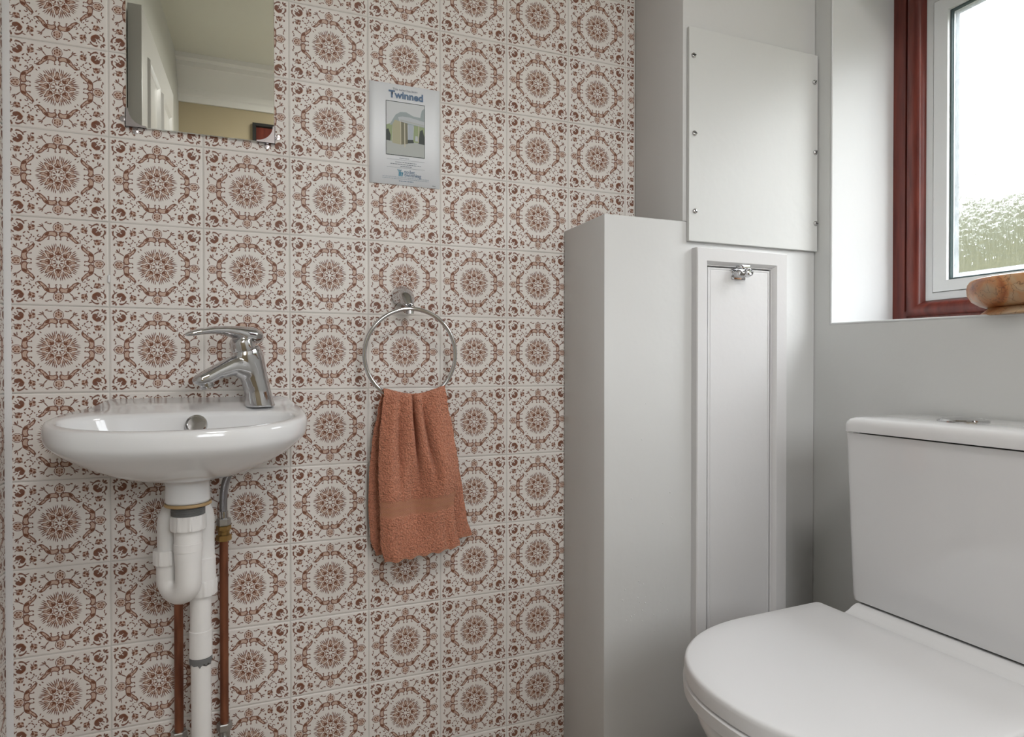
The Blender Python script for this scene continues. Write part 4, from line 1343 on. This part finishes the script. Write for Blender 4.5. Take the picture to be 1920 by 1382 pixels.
# ------------------------------------------------------------------ upper access panel with screws
ap = thing('access_panel', 'thin white board screwed over the upper pipe boxing', 'panel', (1.43, YF, 1.161))
bm = bmesh.new(); add_box(bm, 1.2515, 1.6125, YF - .0095, YF - .0006, 1.1615, 1.6165, bevel=.0008, seg=1)
from_bm('board', bm, M['paint'], ap, smooth=False)
for sx, sz in ((1.2623, 1.5552), (1.2650, 1.3905), (1.2665, 1.2250), (1.6015, 1.5526), (1.6045, 1.3903), (1.6062, 1.2259)):
    bm = bmesh.new()
    add_lathe(bm, [(.0058, -.0094), (.0058, -.0110), (.0048, -.0126), (.0026, -.0134), (.0003, -.0135)], (sx - .0, YF, sz), 20, 'Y')
    s = from_bm('screw', bm, M['chrome'], ap, angle=50)
    bm = bmesh.new(); a = random.uniform(0, 3)
    add_box(bm, -.0044, .0044, -.0004, .0004, -.0008, .0008)
    bmesh.ops.transform(bm, matrix=Matrix.Translation((sx, YF - .0136, sz)) @ Matrix.Rotation(a, 4, 'Y'), verts=bm.verts)
    from_bm('slot', bm, M['dark'], s, smooth=False)

# ------------------------------------------------------------------ cupboard hatch
ht = thing('cupboard_hatch', 'narrow white cupboard hatch with moulded frame and chrome latch', 'cupboard', (1.39, YF, 0.26))
HX0, HX1, HZ0, HZ1 = 1.2660, 1.5130, 0.26, 1.1475
def yframe(bm, prof, x0, x1, z0, z1):
    rr = []
    for (sx, sz) in ((0, 0), (1, 0), (1, 1), (0, 1)):
        rr.append([bm.verts.new((x0 + d if sx == 0 else x1 - d, y, z0 + d if sz == 0 else z1 - d)) for d, y in prof])
    n = len(prof)
    for k in range(4):
        a, b_ = rr[k], rr[(k + 1) % 4]
        for i in range(n):
            j = (i + 1) % n
            bm.faces.new((a[i], a[j], b_[j], b_[i]))
bm = bmesh.new()
Y1 = YF - .0006
yframe(bm, [(0, Y1), (0, Y1 - .017), (.002, Y1 - .019), (.027, Y1 - .016), (.031, Y1 - .012), (.0335, Y1 - .006), (.0355, Y1 - .0055), (.0365, Y1)], HX0, HX1, HZ0, HZ1)
from_bm('frame', bm, M['gloss'], ht, angle=25)
bm = bmesh.new()
dx0, dx1, dz0, dz1 = HX0 + .0385, HX1 - .0385, HZ0 + .0385, HZ1 - .0385
yframe(bm, [(0, Y1), (0, Y1 - .004), (.0008, Y1 - .005), (.0035, Y1 - .005), (.0045, Y1 - .0036), (.0060, Y1 - .0036), (.0070, Y1 - .0050), (.008, Y1 - .0052)], dx0, dx1, dz0, dz1)
vs = [bm.verts.new((x, Y1 - .0052, z)) for x, z in ((dx0 + .008, dz0 + .008), (dx1 - .008, dz0 + .008), (dx1 - .008, dz1 - .008), (dx0 + .008, dz1 - .008))]
bm.faces.new(vs)
hd = from_bm('door', bm, M['gloss'], ht, angle=25)
bm = bmesh.new(); add_box(bm, HX0 + .0366, HX1 - .0366, Y1 - .0008, Y1, HZ0 + .0366, HZ1 - .0366)
from_bm('door_gap', bm, M['dark'], ht, smooth=False)
lx, lz = 1.3850, 1.0975
bm = bmesh.new(); add_box(bm, lx - .0190, lx + .0190, Y1 - .0075, Y1 - .0052, lz - .0130, lz + .0105, bevel=.001)
add_box(bm, lx - .0165, lx + .0165, Y1 - .026, Y1 - .0075, lz - .0090, lz + .0060, bevel=.003)
lt = from_bm('latch', bm, M['chrome'], hd, angle=40, weld=False, label='small chrome cupboard latch')
bm = bmesh.new(); add_lathe(bm, [(.0070, -.0255), (.0070, -.031), (.0085, -.033), (.0090, -.040), (.0080, -.043), (.0055, -.0445), (.0050, -.0425), (.0005, -.042)], (lx + .001, Y1, lz - .001), 24, 'Y')
from_bm('latch_knob', bm, M['chrome'], hd, angle=40)
bm = bmesh.new(); add_box(bm, lx - .016, lx + .013, Y1 - .030, Y1 - .0165, lz + .0085, lz + .0165, bevel=.0015)
from_bm('latch_keeper', bm, M['chrome'], ht, angle=40)

# ------------------------------------------------------------------ toilet
TO = Vector((1.6125, -0.618, 0))
toilet = thing('toilet', 'white close-coupled toilet with closed lid below the window', 'toilet', TO, math.radians(2.4))
toilet['_local'] = 1
def rrect(a0, a1, b0, b1, r, z, n=6):
    o = []
    for (cx, cy, s) in ((a1 - r, b1 - r, 0), (a0 + r, b1 - r, 1), (a0 + r, b0 + r, 2), (a1 - r, b0 + r, 3)):
        for k in range(n + 1):
            a = math.pi / 2 * (s + k / n)
            o.append(Vector((cx + r * math.cos(a), cy + r * math.sin(a), z)))
    return o
bm = bmesh.new()     # cistern body, narrowing slightly downwards
add_loft(bm, [rrect(-.152, -.012, -.180, .180, .012, .452), rrect(-.159, -.010, -.190, .190, .012, .4550), rrect(-.1605, -.010, -.1915, .1915, .012, .466), rrect(-.1725, -.010, -.1965, .1965, .012, .7705)])
from_bm('cistern', bm, M['ceramic'], toilet, angle=50)
bm = bmesh.new()
def lidr(e, z): return rrect(-.178 - e, -.004, -.199 - e, .199 + e, .020, z)
add_loft(bm, [lidr(-.006, .7728), lidr(0, .7735), lidr(.0005, .786), lidr(-.0015, .7915), lidr(-.005, .7965), lidr(-.012, .7995), lidr(-.05, .8015)])
from_bm('cistern_lid', bm, M['ceramic'], toilet, angle=60)
bm = bmesh.new(); add_loft(bm, [rrect(-.165, -.015, -.180, .180, .02, .7704), rrect(-.165, -.015, -.180, .180, .02, .7729)])
from_bm('cistern_gap', bm, M['dark'], toilet, smooth=False)
bm = bmesh.new(); add_lathe(bm, [(.0375, .8015), (.0375, .8035), (.035, .8058), (.0305, .8065), (.030, .8056), (.0285, .8060), (.022, .8085), (.010, .8098), (.001, .8100)], (-.095, .030, 0), 44)
fb = from_bm('flush_button', bm, M['chrome'], toilet, angle=30)
def dshape(a_back, a_tip, hw, z, e=0.0, n=48, corner=.007, ex=2.25):
    """D outline: straight back, curved front; closed loop"""
    a_back += e; a_tip -= e; hw += e
    a_mid = a_back - (a_back - a_tip) * .42
    pts = []
    for k in range(7):
        a = math.pi / 2 * (1 - k / 6)
        pts.append(Vector((a_back - corner + corner * math.cos(a), hw - corner + corner * math.sin(a), z)))
    for k in range(7):
        a = -math.pi / 2 * (k / 6)
        pts.append(Vector((a_back - corner + corner * math.cos(a), -hw + corner + corner * math.sin(a), z)))
    pts += [Vector((a_back - .06, -hw, z)), Vector((a_back - .12, -hw, z))]
    for k in range(n + 1):
        a = -math.pi / 2 + math.pi * k / n
        s_, c_ = math.sin(a), math.cos(a)
        pts.append(Vector((a_mid - (a_mid - a_tip) * abs(c_) ** (2 / ex), hw * math.copysign(abs(s_) ** (2 / ex), s_), z)))
    pts += [Vector((a_back - .12, hw, z)), Vector((a_back - .06, hw, z))]
    return pts
AB, AT, HW = -.236, -.645, .200
bm = bmesh.new()
add_loft(bm, [dshape(AB, AT, HW, .4350, -.003), dshape(AB, AT, HW, .4365, .0005), dshape(AB, AT, HW, .4525, 0), dshape(AB, AT, HW, .4565, -.0008), dshape(AB, AT, HW, .4585, -.0025), dshape(AB, AT, HW, .4596, -.006), dshape(AB, AT, HW, .4602, -.03)])
from_bm('seat_lid', bm, M['seat'], toilet, angle=50)
bm = bmesh.new()
add_loft(bm, [dshape(AB, AT, HW, .4125, -.004), dshape(AB, AT, HW, .4135, .001), dshape(AB, AT, HW, .4310, .002), dshape(AB, AT, HW, .4338, -.001), dshape(AB, AT, HW, .4345, -.01)])
from_bm('seat', bm, M['seat'], toilet, angle=50)
bm = bmesh.new()
add_loft(bm, [dshape(-.20, -.50, .115, .0008), dshape(-.20, -.50, .115, .02), dshape(-.20, -.52, .120, .15), dshape(-.20, -.565, .140, .26), dshape(-.20, -.610, .170, .34), dshape(-.205, -.632, .186, .385), dshape(-.205, -.636, .190, .402), dshape(-.205, -.630, .187, .411)])
from_bm('pan', bm, M['ceramic'], toilet, angle=60)
bm = bmesh.new()
prof = [(-.010, .30), (-.010, .4505), (-.150, .4505), (-.163, .4502), (-.172, .4470), (-.182, .4415), (-.195, .4375), (-.212, .4360), (-.2255, .4355), (-.2265, .4120), (-.206, .4110), (-.206, .30)]
add_loft(bm, [[Vector((a, b_, z)) for a, z in prof] for b_ in (-.178, -.172, .172, .178)])
from_bm('deck', bm, M['ceramic'], toilet, angle=40)
bm = bmesh.new()
add_loft(bm, [rrect(-.204, -.04, -.09, .09, .03, .0008), rrect(-.204, -.02, -.11, .11, .03, .30)])
from_bm('outlet_shroud', bm, M['ceramic'], toilet, angle=50)

# ------------------------------------------------------------------ onyx bowl on the sill
bc = (1.708, -.622)
zs = ZS0 + (ZS1 - ZS0) * (bc[1] - YL) / (YR - YL) + .0005
bowl = thing('stone_bowl', 'brown veined onyx bowl standing on the window sill', 'bowl', (*bc, zs))
bm = bmesh.new()
add_lathe(bm, [(.002, .0000), (.106, .0000), (.108, .002), (.102, .008), (.094, .0145)], (*bc, zs), 64)
from_bm('foot', bm, M['onyx'], bowl, angle=60)
bm = bmesh.new()
add_lathe(bm, [(.02, .0146), (.092, .0148), (.106, .020), (.119, .029), (.1255, .041), (.1265, .052), (.1250, .060), (.1215, .0655), (.1165, .0680), (.111, .0670), (.106, .060), (.09, .042), (.05, .030), (.002, .027)], (*bc, zs), 72)
from_bm('body', bm, M['onyx'], bowl, angle=60)

# ------------------------------------------------------------------ dark frame on the far wall (seen at the mirror's lower right)
pf_ = thing('picture_frame', 'dark framed picture on the tan wall glimpsed in the mirror', 'picture', (0.42, YB, 1.95))
bm = bmesh.new()
yframe(bm, [(0, YB + .001), (0, YB + .02), (.014, YB + .02), (.018, YB + .008), (.018, YB + .001)], .345, .52, 1.90, 2.165)
from_bm('frame', bm, M['dark'], pf_, smooth=False)
bm = bmesh.new(); add_box(bm, .362, .503, YB + .001, YB + .006, 1.917, 2.148)
from_bm('picture', bm, M['mahogany'], pf_, smooth=False)
